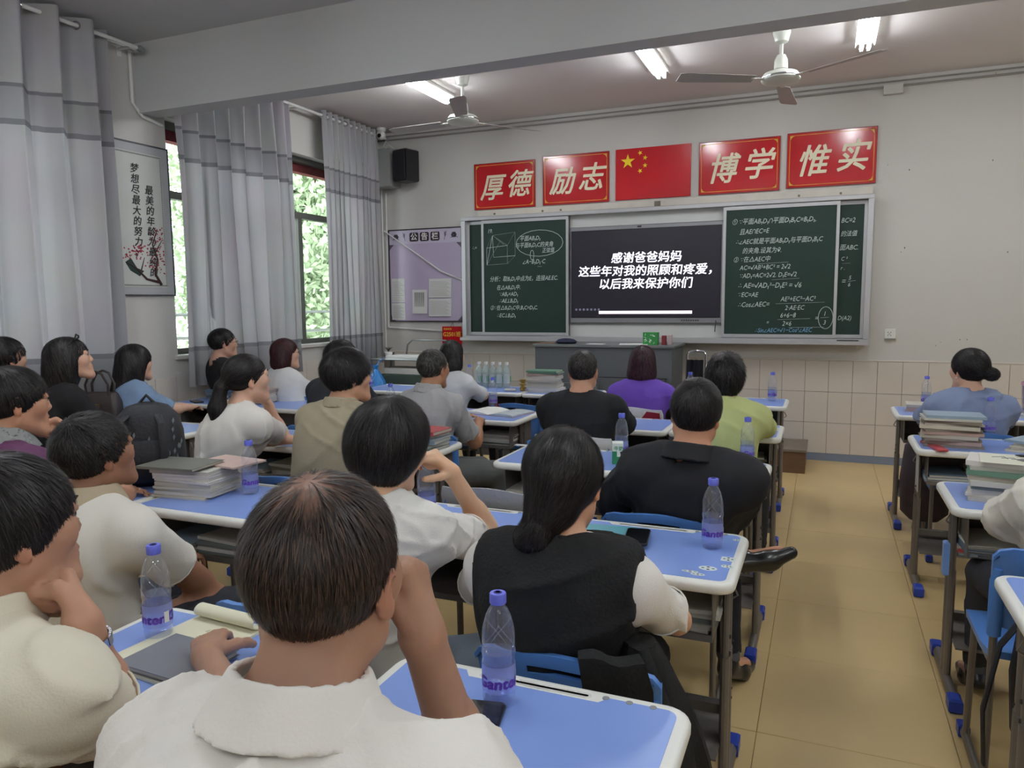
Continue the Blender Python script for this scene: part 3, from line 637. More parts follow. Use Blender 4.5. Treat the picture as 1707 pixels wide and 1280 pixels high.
desk('A2l', XA1, YN[2], 'desk with bare blue top left of the woman in a black vest')
desk('A3r', XA2, YN[3], 'aisle desk in front of the man in a black suit, a bottle near its corner')
desk('A3l', XA1, YN[3]+.04, 'desk carrying a drink carton and a bottle with a white label stuck on it')
desk('A4r', XA2, YN[4], 'aisle desk where the woman in pale green rests her elbow')
desk('A4l', XA1, YN[4], 'desk half hidden behind the man in a black top')
desk('A5r', -.53, YN[5], 'frontmost aisle desk with one bottle and an empty chair')
desk('A5l', -1.16, YN[5], 'desk in front of the woman in purple')
desk('B2r', XB2, YN[2], 'desk carrying the tall stack of workbooks topped by a grey notebook')
desk('B2l', XB1, YN[2], 'desk behind the backpack, where the man in grey and purple leans')
desk('B3r', -2.085, YN[3], 'desk with the stack topped by red and ring-bound books')
desk('B3l', XB1, YN[3], 'desk where the woman with a ponytail rests her elbow')
desk('B4r', -2.08, YN[4]+.04, 'desk with the open book beside the man in the grey polo')
desk('B4l', XB1, YN[4], 'desk with a bottle, in front of the man in a dark jacket')
desk('B5r', -1.985, 5.64, 'front desk with the stack topped by a green folder')
desk('B5l', -2.61, 5.66, 'front desk covered with a row of clear bottles')
desk('C3r', XC2, YN[3], 'desk by the curtain in front of the woman in a black top')
desk('C3l', XC1, YN[3], 'desk against the window wall holding a brown handbag')
desk('C4r', XC2, YN[4]+.02, 'desk with a closed red-topped pile before the curtain')
desk('C4l', XC1, YN[4]+.02, 'desk with a black phone lying on it, by the window wall')
desk('C5r', -3.45, 5.45, 'desk with a bottle in front of the woman with dark red hair')
desk('D2', XD1, 1.86, 'desk cut by the lower right corner of the picture')
desk('D3', XD1, 3.0, 'right block desk with a book pile topped by an open answer sheet')
desk('D4', XD1, 4.15, 'right block desk with a tall book stack, a bottle and a loose fan of workbooks')
desk('D4b', XD2, 4.15, 'desk beyond the loose fan of workbooks at the right edge')
desk('D5', XD1, 5.35, 'front right desk with a low pink-edged pile and a bottle')
desk('D5b', XD2, 5.35, 'front right desk under a tumbler of pens')
# ------------------------------------------------------------------ chairs
def make_chair():
    t = thing('school_chair', 'chair', 'chair')
    # seat: moulded, slightly dished
    n = 10; V = []; 
    for j in range(n+1):
        for i in range(n+1):
            u, v = i/n*2-1, j/n*2-1; k = (1-.05*max(0, abs(v)-.7)/.3)
            V.append((u*.20*k, v*.19*(1-.04*abs(u)**4), .445-.012*(1-u*u)*(1-v*v)-(.02*max(0, v-.6)/.4)))
    m_ = len(V); V += [(a*.99, b*.99, c-.022) for a, b, c in V]
    F = []
    for j in range(n):
        for i in range(n): a = j*(n+1)+i; F += [(a, a+1, a+n+2, a+n+1), (m_+a+n+1, m_+a+n+2, m_+a+1, m_+a)]
    edge = [i for i in range(n+1)]+[j*(n+1)+n for j in range(1, n+1)]+[n*(n+1)+i for i in range(n-1, -1, -1)]+[j*(n+1) for j in range(n-1, 0, -1)]
    for a, b in zip(edge, edge[1:]+edge[:1]): F.append((b, a, m_+a, m_+b))
    g = G(); g.add(V, F); g.build('seat', M_chair, t, 50)
    # backrest: curved plastic panel with a hand hole, side sockets and ribs, y = -0.2 plane
    cols = [-.205, -.19, -.16, -.12, -.075, -.05, 0, .05, .075, .12, .16, .19, .205]; rows = [.52, .535, .56, .62, .68, .715, .745, .765, .785, .80]
    def shp(x, z): 
        top = .778-.018*(1-math.cos(x/.205*math.pi))*.5+.012*max(0, abs(x)/.205-.6)
        zz = .52+(z-.52)*(top-.52)/.28
        k = 1-.06*((.80-z)/.28)
        c = max(0, (abs(x)-.17)/.035)
        if z > .78: zz -= .03*c**2
        if z < .54: zz += .02*c**2
        return x*k, -.195-.035*(1-(x/.205)**2)-.06*((z-.52)/.28)**1.3, zz
    V = []; nc = len(cols)
    for z in rows:
        for x in cols: V.append(shp(x, z))
    m_ = len(V)
    for z in rows:
        for x in cols: p = shp(x, z); V.append((p[0], p[1]+.016, p[2]))
    hole = {(r, c) for r in (6,) for c in (4, 5, 6, 7)}
    F = []; cells = [(r, c) for r in range(len(rows)-1) for c in range(nc-1) if (r, c) not in hole]
    cs = set(cells)
    for r, c in cells:
        a = r*nc+c; q = (a, a+1, a+nc+1, a+nc); F.append(q); F.append(tuple(m_+i for i in q[::-1]))
        for (dr, dc, e) in ((-1, 0, (a+1, a)), (1, 0, (a+nc, a+nc+1)), (0, -1, (a, a+nc)), (0, 1, (a+nc+1, a+1))):
            if (r+dr, c+dc) not in cs: F.append((e[0], e[1], m_+e[1], m_+e[0]))
    g = G(); g.add(V, F); o = g.build('backrest', M_chair, t, 50)
    for k in range(4):
        g = G(); z = .585+.026*k; P = [shp(x, z+.006*math.cos(x*15)) for x in (-.11, -.05, 0, .05, .11)]
        g.tube([(a, b-.001, c) for a, b, c in P], .0035, 6); g.build('rib', M_chair, o, True)
    for s in (-1, 1):
        g = G(); g.tube([(s*.183, -.205, .50), (s*.186, -.222, .66), (s*.186, -.235, .70)], [.019, .019, .012], 10); g.build('socket', M_chair, o, True)
        g = G(); oval(g, [(s*.18, -.175, .06), (s*.18, -.185, .42), (s*.183, -.205, .52)], .011, .019); oval(g, [(s*.18, -.20, .025), (s*.18, .17, .025)], .013, .019, up=(0, 0, 1)); oval(g, [(s*.18, .12, .04), (s*.18, .08, .42)], .011, .019)
        oval(g, [(s*.18, -.18, .415), (s*.18, .15, .415)], .011, .015, up=(0, 0, 1)); g.build('side_frame', M_steel, t, 50)
        for y in (-.2, .17): g = G(); g.box(s*.18-.018, s*.18+.018, y-.025, y+.025, 0, .045, c=.006); g.build('foot_cap', M_cap, t)
    g = G(); oval(g, [(-.17, .03, .38), (.17, .03, .38)], .01, .016, up=(0, 0, 1)); g.build('crossbar', M_steel, t, 50)
    return t
chair0 = make_chair(); cfirst = [True]; CHAIRS = {}
def chair(key, x, y, label, rz=0):
    """x, y = middle of the seat"""
    if cfirst[0]: cfirst[0] = False; chair0.location = (x, y, 0); chair0.rotation_euler = (0, 0, R(rz)); chair0['label'] = label; chair0['group'] = 'blue plastic school chairs'; CHAIRS[key] = chair0
    else: CHAIRS[key] = dup(chair0, (x, y, 0), R(rz), label, 'blue plastic school chairs')
chair('A5r', -.50, 5.28, 'empty blue chair at the frontmost aisle desk')
chair('B5r', -2.04, 5.18, 'empty blue chair with an oval hand hole and a red sticker')
# ------------------------------------------------------------------ books
BC = [(196, 190, 178), (150, 170, 186), (206, 204, 196), (120, 130, 128), (188, 160, 150), (96, 116, 136), (214, 208, 190), (168, 60, 62), (104, 140, 120), (224, 220, 214), (140, 128, 116), (198, 186, 150)]
CN = ['beige', 'light blue', 'off-white', 'grey-green', 'dusty pink', 'slate blue', 'cream', 'red', 'green', 'white', 'brown-grey', 'tan']
M_pages = mat('page_block', (206, 200, 186), .85, var=.12, scale=4, stretch=(1, 1, 160))
BOOKM = {}
def book_mesh(w_, d_, h_, ci, rgb=None):
    key = (round(w_, 2), round(d_, 2), round(h_, 3), ci)
    if key in BOOKM: return BOOKM[key]
    c = .0012; mc = mat('cover_%s' % (CN[ci].replace(' ', '_').replace('-', '_') if rgb is None else '_'.join(map(str, rgb))), rgb or BC[ci], .5, var=.08, scale=8)
    g = G(); g.box(-w_/2, w_/2, -d_/2, d_/2, 0, c); g.box(-w_/2, w_/2, -d_/2, d_/2, h_-c, h_); g.box(-w_/2, -w_/2+c, -d_/2, d_/2, c, h_-c)
    o = g.build('book', mc); bpy.data.objects.remove(o); me = bpy.data.meshes['book'] if 'book' in bpy.data.meshes else None
    me = [m for m in bpy.data.meshes if m.name.startswith('book') and m.users == 0][-1]; me.name = 'cover'
    g2 = G(); g2.box(-w_/2+c, w_/2-.004, -d_/2+.004, d_/2-.004, c, h_-c); o2 = g2.build('page', M_pages); bpy.data.objects.remove(o2)
    me2 = [m for m in bpy.data.meshes if m.name.startswith('page') and m.users == 0][-1]; me2.name = 'pages'
    BOOKM[key] = (me, me2); return BOOKM[key]
ORD = ['top', 'second', 'third', 'fourth', 'fifth', 'sixth', 'seventh', 'eighth', 'ninth', 'tenth', 'eleventh', 'twelfth', 'thirteenth', 'fourteenth']
def one_book(x, y, z, w_, d_, h_, rz, ci, label, group, rgb=None, tilt=0):
    a, b = book_mesh(w_, d_, h_, ci, rgb); o = link(bpy.data.objects.new('book', a)); o.location = (x, y, z); o.rotation_euler = (R(tilt), 0, R(rz))
    tag(o, label, 'book', group); p = link(bpy.data.objects.new('pages', b)); p.parent = o; return o
def stack(x, y, z, n, desc, seed=0, w_=.19, d_=.265, hs=(.008, .018), rz=90, jit=6, cols=None, off=.012, spine=0, tops=None):
    rr = random.Random(seed); zz = z; L_ = []
    for k in range(n):
        h_ = rr.choice([hs[0], (hs[0]+hs[1])/2, hs[1]]); ci = rr.choice(cols) if cols else rr.randrange(len(BC)); rgb = None
        r_ = rz+rr.uniform(-jit, jit)+(180 if rr.random() < spine else 0); ww = w_*rr.choice((1, 1, .97)); dd = d_*rr.choice((1, 1, .96))
        L_.append((k, zz, h_, ci, r_, ww, dd, rr.uniform(-off, off), rr.uniform(-off, off))); zz += h_+.0006
    for k, z_, h_, ci, r_, ww, dd, ox, oy in L_:
        i = n-1-k
        if tops and i < len(tops): ci = tops[i]
        one_book(x+ox, y+oy, z_, ww, dd, h_, r_, ci, ('%s %s book of %s' % (ORD[i] if i else 'topmost', CN[ci], desc)) if i else 'topmost %s book of %s' % (CN[ci], desc), 'books in '+desc)
    return zz
ZT = DH+.0015
# desk-top stacks
zt = stack(-2.30, 2.21, ZT, 9, 'the pile left of the bottle', 3, rz=96, hs=(.009, .016), cols=[2, 6, 9, 0], jit=5, off=.010)
one_book(-2.335, 2.165, zt+.0078, .19, .265, .010, 96, 3, 'grey notebook on top of the workbook pile', 'notebooks on the workbook pile', (112, 112, 104))
one_book(-2.215, 2.30, zt, .17, .24, .007, 84, 4, 'pink and white booklet behind the grey notebook on the workbook pile', 'notebooks on the workbook pile', (214, 186, 176))
stack(-2.80, 2.33, ZT, 8, 'the fanned pile near the tumbler', 5, rz=75, hs=(.010, .018), cols=[0, 6, 11, 2], jit=16, off=.02)
stack(-1.93, 3.36, ZT, 6, 'the pile topped by red at the third row', 7, rz=84, hs=(.010, .018), cols=[1, 3, 9, 2], tops=[7, 5, 1], jit=7)
stack(-4.02, 4.48, ZT, 8, 'the pile with a pink cover by the ponytail woman', 8, rz=90, hs=(.009, .016), cols=[2, 3, 9], tops=[4, 7, 9], jit=5)
stack(-4.42, 4.60, ZT, 7, 'the dark pile beside the window wall', 9, rz=85, hs=(.008, .013), cols=[5, 3, 10, 9], jit=10)
stack(-2.14, 5.83, ZT, 12, 'the green-folder pile at the front', 10, rz=92, hs=(.010, .018), cols=[2, 9, 0, 6], tops=[8, 8, 4], jit=7, off=.014)
stack(.62, 4.35, ZT, 11, 'the tall pile on the right block desk', 11, rz=88, w_=.19, hs=(.010, .018), cols=[0, 4, 6, 10], tops=[1, 2], jit=6, off=.010)
stack(1.02, 4.28, ZT, 5, 'the loose fan by the bottle in the right block', 12, rz=60, hs=(.008, .012), cols=[2, 6, 0], tops=[1, 0], jit=12, off=.02)
stack(.66, 3.23, ZT, 9, 'the pile under the answer sheet', 13, rz=80, hs=(.010, .018), cols=[2, 9, 0, 3, 2], tops=[9, 2, 8], jit=5, off=.012)
stack(.66, 5.62, ZT, 3, 'the low pink-edged pile', 14, rz=84, hs=(.012, .02), cols=[4, 1], tops=[0, 4], jit=6)
stack(1.30, 5.55, ZT, 2, 'the pair under the tumbler of pens', 15, rz=88, hs=(.012, .012), cols=[9, 2])
one_book(-.60, 2.20, ZT, .21, .285, .010, 4, 1, 'teal exam book with a white name label, under the black phone', 'book on the sticker desk', (92, 158, 172))
o = tag(G().box(-.045, .045, -.016, .016, 0, .0008).build('name_label', M_paper), 'white handwritten name label on the teal exam book', 'label'); o.location = (-.535, 2.235, ZT+.0102); o.rotation_euler = (0, 0, R(-6))
for k, ch in enumerate('高教文学'): text('character', ch, .018, M_ink, o, (-.03+.018*k, 0, .0009), (0, 0, 0), bold=.0006, ext=.0001)
# books inside desk boxes and lower racks
def under(key, seed, n=6, low=8, both=True):
    d = DESKS[key].location; nm = DESKS[key]['label'].split(',')[0]
    rr = random.Random(seed)
    stack(d.x+rr.uniform(-.03, .05)+.08, d.y-.045, .5700, min(n, 8), 'the desk box of the '+SHORT[key], seed, rz=90, hs=(.008, .014), cols=[2, 9, 0, 3, 10], jit=8, off=.008, w_=.185, d_=.26)
    if both: stack(d.x-.16, d.y-.06, .5700, 4, 'the left box side, '+SHORT[key], seed+50, rz=2, hs=(.008, .012), cols=[2, 0, 1, 5], jit=5, off=.004, w_=.185, d_=.25)
    if low: stack(d.x+rr.uniform(-.05, .05), d.y-.01, .197, low, 'the lower rack, '+SHORT[key], seed+100, rz=90, hs=(.010, .02), cols=[1, 3, 5, 9, 7, 2], jit=7, off=.01, d_=.26)
SHORT = dict(B2r='desk with the grey notebook', A2r='sticker desk', B4r='open-book desk', A3l='carton desk', D4='tall-pile desk', D3='answer-sheet desk', D2='desk cut by the corner', B3l='elbow desk', A3r='suit desk', A4r='green jacket desk', A5r='frontmost aisle desk')
for k, s_, n_, l_ in (('B2r', 21, 5, 9), ('A2r', 22, 5, 8), ('B4r', 23, 6, 6), ('A3l', 24, 4, 9), ('D4', 25, 6, 9), ('D3', 26, 6, 10), ('D2', 27, 3, 6), ('B3l', 28, 6, 0), ('A3r', 29, 4, 7), ('A4r', 30, 4, 5)): under(k, s_, n_, l_, k not in ('D2',))
# ------------------------------------------------------------------ bottles
def thinfilm(name, rgb, edge=.5, alpha=0.0, power=3):
    """thin clear plastic: see-through face-on, reflective at grazing angles"""
    m = bpy.data.materials.new(name); m.use_nodes = True; nt = m.node_tree; nt.nodes.clear(); N = nt.nodes; L = nt.links
    o = N.new('ShaderNodeOutputMaterial'); t = N.new('ShaderNodeBsdfTransparent'); gl = N.new('ShaderNodeBsdfGlossy'); f = N.new('ShaderNodeLayerWeight'); mx = N.new('ShaderNodeMixShader')
    f.inputs[0].default_value = .5; pw = N.new('ShaderNodeMath'); pw.operation = 'POWER'; pw.inputs[1].default_value = power; ml = N.new('ShaderNodeMath'); ml.operation = 'MULTIPLY_ADD'; ml.inputs[1].default_value = edge; ml.inputs[2].default_value = .05
    L.new(f.outputs['Facing'], pw.inputs[0]); L.new(pw.outputs[0], ml.inputs[0]); L.new(ml.outputs[0], mx.inputs[0])
    t.inputs[0].default_value = (*lin(rgb), 1); gl.inputs['Roughness'].default_value = .08; gl.inputs[0].default_value = (.95, .96, 1, 1)
    L.new(t.outputs[0], mx.inputs[1]); L.new(gl.outputs[0], mx.inputs[2]); last = mx
    if alpha:
        d = N.new('ShaderNodeBsdfDiffuse'); d.inputs[0].default_value = (*lin(rgb), 1); m2 = N.new('ShaderNodeMixShader'); m2.inputs[0].default_value = alpha; L.new(mx.outputs[0], m2.inputs[1]); L.new(d.outputs[0], m2.inputs[2]); last = m2
    L.new(last.outputs[0], o.inputs[0]); return m
M_pet = thinfilm('clear_bottle_plastic', (250, 251, 254), .75, .04)
M_film = thinfilm('blue_label_film', (205, 213, 252), .2, .32)
M_water = thinfilm('water', (236, 241, 254), .4, .05)
M_bcap = mat('periwinkle_cap', (112, 120, 225), .35); M_purple = mat('purple_label_print', (92, 50, 160), .5); M_pink = mat('pink_label_print', (200, 90, 190), .5)
def make_bottle():
    t = thing('water_bottle', 'bottle', 'bottle')
    prof = [(.024, .001), (.029, .003), (.031, .012), (.031, .018), (.0295, .022), (.031, .026), (.0312, .085), (.0298, .09), (.0312, .096), (.031, .12), (.0285, .15), (.0235, .172), (.0165, .186), (.0135, .19), (.0135, .198)]
    g = G(); n = 32; rings = []
    for r, z in prof: rings.append([(r*(1-(.025*math.cos(8*q*6.2832/n) if z < .02 else 0))*math.cos(q*6.2832/n), r*math.sin(q*6.2832/n), z) for q in range(n)])
    g.loft(rings); g.build('bottle_body', M_pet, t, 50)
    g = G()
    for k in range(6):
        a0 = k*1.047; P = []
        for q in range(9):
            s = q/8; z = .1+.062*s; r = .0312-.004*max(0, (z-.12)/.04)**1.4; a = a0+1.6*s*(1 if k % 2 else -1); P.append(((r+.0003)*math.cos(a), (r+.0003)*math.sin(a), z))
        g.tube(P, .0011, 5)
    g.build('swirl_rib', M_pet, t, True)
    g = G(); g.lathe([(.023, .003), (.0285, .006), (.0295, .015), (.0298, .09), (.0295, .103), (.001, .1035)], 24); g.build('water', M_water, t, 50)
    g = G(); g.lathe([(.0316, .03), (.0316, .082)], 32, cap=False); g.build('label_film', M_film, t, True)
    prof = [(.0145, .194), (.0155, .196), (.0155, .212), (.0145, .2145), (.001, .2148)]; g = G(); n = 36; g.loft([[(r*(1+(.03 if q % 2 and .195 < z < .213 else 0))*math.cos(q*6.2832/n), r*math.sin(q*6.2832/n), z) for q in range(n)] for r, z in prof]); g.build('cap', M_bcap, t, 50)
    g = G(); g.lathe([(.008, .2148), (.008, .2154), (.005, .2156), (.005, .2148)], 14); g.build('cap_mark', mat('navy_print', (40, 40, 120), .5), t)
    return t
def wrap_text(body, size, m, t, r, zc, a0, name='lettering', bold=.0006, sx=1):
    c = bpy.data.curves.new('lettering', 'FONT'); c.body = body; c.size = size; c.align_x = 'CENTER'; c.align_y = 'CENTER'; c.resolution_u = 4; c.shear = .1
    o = link(bpy.data.objects.new('tmp', c)); bpy.context.view_layer.update(); me = bpy.data.meshes.new_from_object(o.evaluated_get(bpy.context.evaluated_depsgraph_get())); bpy.data.objects.remove(o)
    v0 = [(p.co.x*sx, p.co.y) for p in me.vertices]; fs = [tuple(p.vertices) for p in me.polygons]; n = len(v0); V = []; F = []
    for k, (dx, dy) in enumerate([(0, 0), (bold, 0), (-bold, 0), (0, bold), (0, -bold)]):
        V += [((r+.00005*k)*math.cos(a0+(x+dx)/r), (r+.00005*k)*math.sin(a0+(x+dx)/r), zc+y+dy) for x, y in v0]; F += [tuple(i+n*k for i in f) for f in fs]
    q = bpy.data.meshes.new(name); q.from_pydata(V, [], F); q.materials.append(m); ob = link(bpy.data.objects.new(name, q)); ob.parent = t; bpy.data.meshes.remove(me); return ob
bottle0 = make_bottle()
for a in (-1.57, 1.57): wrap_text('Ganten', .029, M_purple, bottle0, .0319, .05, a, bold=.0014, sx=1.12)
g = G(); g.box(.0316, .0320, -.006, .006, .04, .065); g.build('barcode_patch', M_paper, bottle0, None)
bfirst = [True]
def bottle(px, py, label, rz=0, z=ZT, group='small water bottles with periwinkle caps', pos=None):
    p = at_z(px, py, z) if pos is None else Vector(pos)
    if bfirst[0]: bfirst[0] = False; bottle0.location = (p.x, p.y, z); bottle0.rotation_euler = (0, 0, R(rz)); bottle0['label'] = label; bottle0['group'] = group
    else: dup(bottle0, (p.x, p.y, z), R(rz), label, group)
bottle(832, 1170, 'water bottle on the closest desk beside the black phone', 25)
bottle(265, 1060, 'water bottle behind the closest hand, left of the notepad', -6)
bottle(1187, 912, 'water bottle on the sticker desk by the aisle', 14)
bottle(418, 822, 'water bottle right of the workbook pile, its barcode turned to the viewer', 60)
bottle(712, 862, 'water bottle half hidden by the bare arm of the woman in white', 140)
bottle(1036, 762, 'water bottle beside the small green drink carton', 30)
bottle(1245, 772, 'water bottle right of the man in the black suit', 60)
bottle(1287, 668, 'water bottle on the frontmost aisle desk', 80)
bottle(1150, 674, 'water bottle partly behind the head of the man in the suit', 30, pos=(at_y(1150, 674, 5.66).x, 5.66, 0))
bottle(822, 678, 'water bottle near the open book and the empty chair', 200)
bottle(652, 692, 'water bottle between the olive shirt and the grey polo shirt', 100)
bottle(525, 655, 'water bottle before the woman with dark red hair', 60, pos=(max(-3.72, min(-3.2, at_y(525, 650, 5.6).x)), 5.6, 0))
bottle(96, 703, 'water bottle beside the lilac tumbler', 60, pos=(-2.86, 2.07, 0))
bottle(1543, 678, 'water bottle behind the low pink-edged pile', 20)
bottle(1648, 727, 'water bottle on the desk with the tall pile in the right block', 20)
bottle(790, 655, 'water bottle with periwinkle cap left of the row of clear bottles', 20, pos=(-2.83, 5.80, 0))
# a row of larger clear bottles with green print
M_green = mat('green_label_print', (60, 150, 100), .5); M_clr = thinfilm('frosted_clear_plastic', (240, 246, 244), .6, .2)
def make_clear():
    t = thing('clear_bottle', 'bottle', 'bottle')
    g = G(); g.lathe([(.026, 0), (.031, .006), (.032, .05), (.030, .06), (.032, .07), (.032, .145), (.024, .175), (.013, .193), (.013, .205)], 20); g.build('bottle_body', M_clr, t, 50)
    g = G(); g.lathe([(.0325, .045), (.0325, .125)], 20, cap=False); g.build('label_film', thinfilm('white_film', (236, 240, 236), .2, .55), t, True)
    for k in range(6):
        a = -1.57+(k-2.5)*.45; g = G(); P = [(.033*math.cos(a+.1*math.sin(q)), .033*math.sin(a+.1*math.sin(q)), .055+.01*q) for q in range(6)]; g.tube(P, .003, 5); g.build('leaf_print', M_green, t)
    g = G(); g.lathe([(.0145, .203), (.0145, .222), (.001, .223)], 16); g.build('cap', M_white, t, 50); return t
cb0 = make_clear(); k = 0
for j in range(2):
    for i in range(5):
        loc = (-2.85+.067*i+.033*j, 6.045-.082*j, ZT); lab = '%s clear bottle with green print in the %s row on the front desk' % (['first', 'second', 'third', 'fourth', 'last'][i]+' from the left', ['back', 'front'][j])
        lab = lab.replace('clear bottle with green print', 'clear bottle')
        if k == 0: cb0.location = loc; cb0['label'] = lab; cb0['group'] = 'clear bottles on the front desk'
        else: dup(cb0, loc, .3*k, lab, 'clear bottles on the front desk')
        k += 1
# tall empty bottle beside the man in black
t = thing('tall_bottle', 'tall clear bottle with a white cap on the front desk end', 'bottle', (-1.74, 5.86, ZT))
g = G(); g.lathe([(.03, 0), (.034, .006), (.034, .13), (.030, .15), (.034, .165), (.033, .19), (.016, .235), (.0135, .25)], 20); g.build('bottle_body', M_pet, t, 50)
g = G(); g.lathe([(.015, .245), (.015, .27), (.001, .271)], 16); g.build('cap', M_white, t, 50)
# drink carton beside the bottle
p = at_z(1033, 771, ZT); t = thing('drink_carton', 'small green and white drink carton with slanted top edge', 'carton', (p.x-.005, p.y-.02, ZT), R(18))
g = G(); g.box(-.025, .025, -.018, .018, 0, .098, c=.001); g.build('carton_body', mat('white_carton', (225, 232, 224), .4), t)
g = G(); g.box(-.0252, .0252, -.0184, .0184, .0, .035); g.box(-.0252, -.004, -.0184, .0184, .035, .06); g.build('green_band', mat('green_carton_print', (40, 130, 84), .4), t)
g = G(); g.add([(-.025, -.012, .098), (.025, -.012, .098), (.025, .012, .098), (-.025, .012, .098), (-.025, 0, .106), (.025, 0, .106)], [(0, 1, 5, 4), (2, 3, 4, 5), (1, 2, 5), (3, 0, 4), (0, 3, 2, 1)]); g.build('folded_top', mat('white_carton', (225, 232, 224), .4), t)
text('lettering', '牛奶', .022, M_green, t, (.004, -.0188, .072), bold=.0005, ext=.0001)
# lilac tumbler at the left
p = at_z(84, 722, ZT); t = thing('tumbler', 'clear tumbler with a lilac flip lid at the left, next to a bottle', 'tumbler', (-2.95, 2.12, ZT))
g = G(); g.lathe([(.030, 0), (.036, .005), (.037, .17), (.035, .185)], 22); g.build('tumbler_body', thinfilm('smoky_plastic', (215, 215, 225), .5, .1), t, 50)
g = G(); g.lathe([(.039, .178), (.04, .2), (.034, .215), (.026, .222), (.026, .245), (.001, .248)], 22); g.build('lid', mat('lilac_plastic', (190, 178, 205), .45), t, 50)
g = G(); g.tube([(.038, 0, .2), (.055, 0, .215), (.05, 0, .24), (.025, 0, .25)], .005, 8); g.build('carry_loop', mat('lilac_plastic', (190, 178, 205), .45), t, True)
# phones
def phone(p, rz, label, lx=.075, ly=.155):
    t = thing('phone', label, 'phone', tuple(p), R(rz)); g = G(); g.loft([[(x, y, z) for x, y in rrect(lx, ly, .012, 5, i)] for i, z in ((.001, 0), (0, .002), (0, .007), (.001, .0085))]); g.build('phone_body', M_blk, t, 50)
    g = G(); g.prism(rrect(lx-.006, ly-.006, .01, 5), .0085, .0089); g.build('glass_screen', mat('dark_phone_glass', (14, 15, 18), .06, coat=1), t); return t
q = at_z(797, 1213, ZT); phone((q.x, q.y, ZT), 12, 'black phone lying on the closest desk in front of the bottle')
q = at_z(1062, 897, ZT+.011); phone((q.x, q.y, ZT+.0112), 8, 'black phone with a grey reflection on the teal exam book')
q = at_z(328, 670, ZT); phone((q.x, q.y, ZT), 60, 'black phone on the desk by the window wall', .07, .16)
# notepad, closed notebook and papers near the closest men
t = thing('notepad', 'open cream notepad with a curled page and handwriting', 'notepad', (-1.275, 1.165, ZT), R(-4))
g = G(); g.box(-.10, .10, -.14, .14, 0, .006); g.build('pad', mat('cream_notepaper', (226, 222, 196), .8), t)
g = G(); n = 10; V = []
for i in range(n+1):
    a = i/n*3.6; V += [(-.095, .125-.0-.022*math.sin(a)*.9+0*i, .008+.018*(1-math.cos(a))*.8), (.095, .125-.022*math.sin(a)*.9, .008+.018*(1-math.cos(a))*.8)]
V += [(a, b-.001, c+.0008) for a, b, c in V]; m_ = 2*(n+1)
g.add(V, [(2*i, 2*i+1, 2*i+3, 2*i+2) for i in range(n)]+[(m_+2*i+2, m_+2*i+3, m_+2*i+1, m_+2*i) for i in range(n)]); g.build('curled_page', mat('cream_notepaper', (226, 222, 196), .8), t, True)
for k, s_ in enumerate(('1.知识 2.2.', '学习方法', '作业 3')): text('handwriting', s_, .016, M_ink, t, (.02, .07-.03*k, .0062), (0, 0, 0), ext=.0001, shear=.3)
q = Vector((-1.225, 1.10, 0)); one_book(q.x, q.y, ZT+.0067, .19, .15, .012, -3, 5, 'closed silver-grey notebook with a dark spine beside the closest bottle', 'books beside the notepad', (120, 122, 130))
# stickers on the aisle desk
STK = mat('sticker_white', (228, 230, 232), .35); STD = mat('sticker_dark_print', (50, 54, 70), .5)
for px, py, rx, ry, lb in ((1180, 947, .026, .018, 'oval black and white sticker in the middle of the desk edge'), (1150, 952, .024, .008, 'slim white sticker left of the oval one'), (1163, 957, .020, .010, 'greenish rectangular sticker below the oval one'), (1214, 932, .020, .018, 'square sticker next to the right rim'), (1212, 944, .017, .013, 'round sticker next to the right rim'), (1228, 900, .012, .009, 'tiny dark sticker at the far corner')):
    q = at_z(px, py, ZT); round_ = 'oval' in lb or 'round' in lb or 'tiny' in lb
    P = [(rx*math.cos(a*.524), ry*math.sin(a*.524)) for a in range(12)] if round_ else [(-rx, -ry), (rx, -ry), (rx, ry), (-rx, ry)]
    g = G(); g.prism(P, 0, .0005); o = tag(g.build('sticker', STK), lb, 'sticker', 'stickers on the aisle desk'); o.location = (q.x, q.y, ZT-.0003)
    for k in range(4):
        g = G(); a = k*1.6; g.prism([(rx*.55*math.cos(a)+.2*rx*math.cos(b_), ry*.5*math.sin(a)+.25*ry*math.sin(b_)) for b_ in (0, 1.2, 2.5, 3.9, 5.1)], .0005, .0008); g.build('print_mark', STD if k % 2 else M_green, o)
q = at_z(868, 743, ZT); o = tag(G().box(-.04, .04, -.02, .02, 0, .0006).build('name_sticker', STK), 'white rectangular sticker on the carton desk', 'sticker'); o.location = (q.x, q.y+.02, ZT)
q = at_z(1290, 716, ZT)
for k in range(2): o = tag(G().box(-.05, .05, -.022, .022, 0, .0008).build('note_strip', M_paper), ('upper', 'lower')[k]+' white note strip by the elbow of the woman in pale green', 'paper', 'note strips by the elbow'); o.location = (q.x-.02, q.y+.05-.06*k, ZT); o.rotation_euler = (0, 0, R(-5))
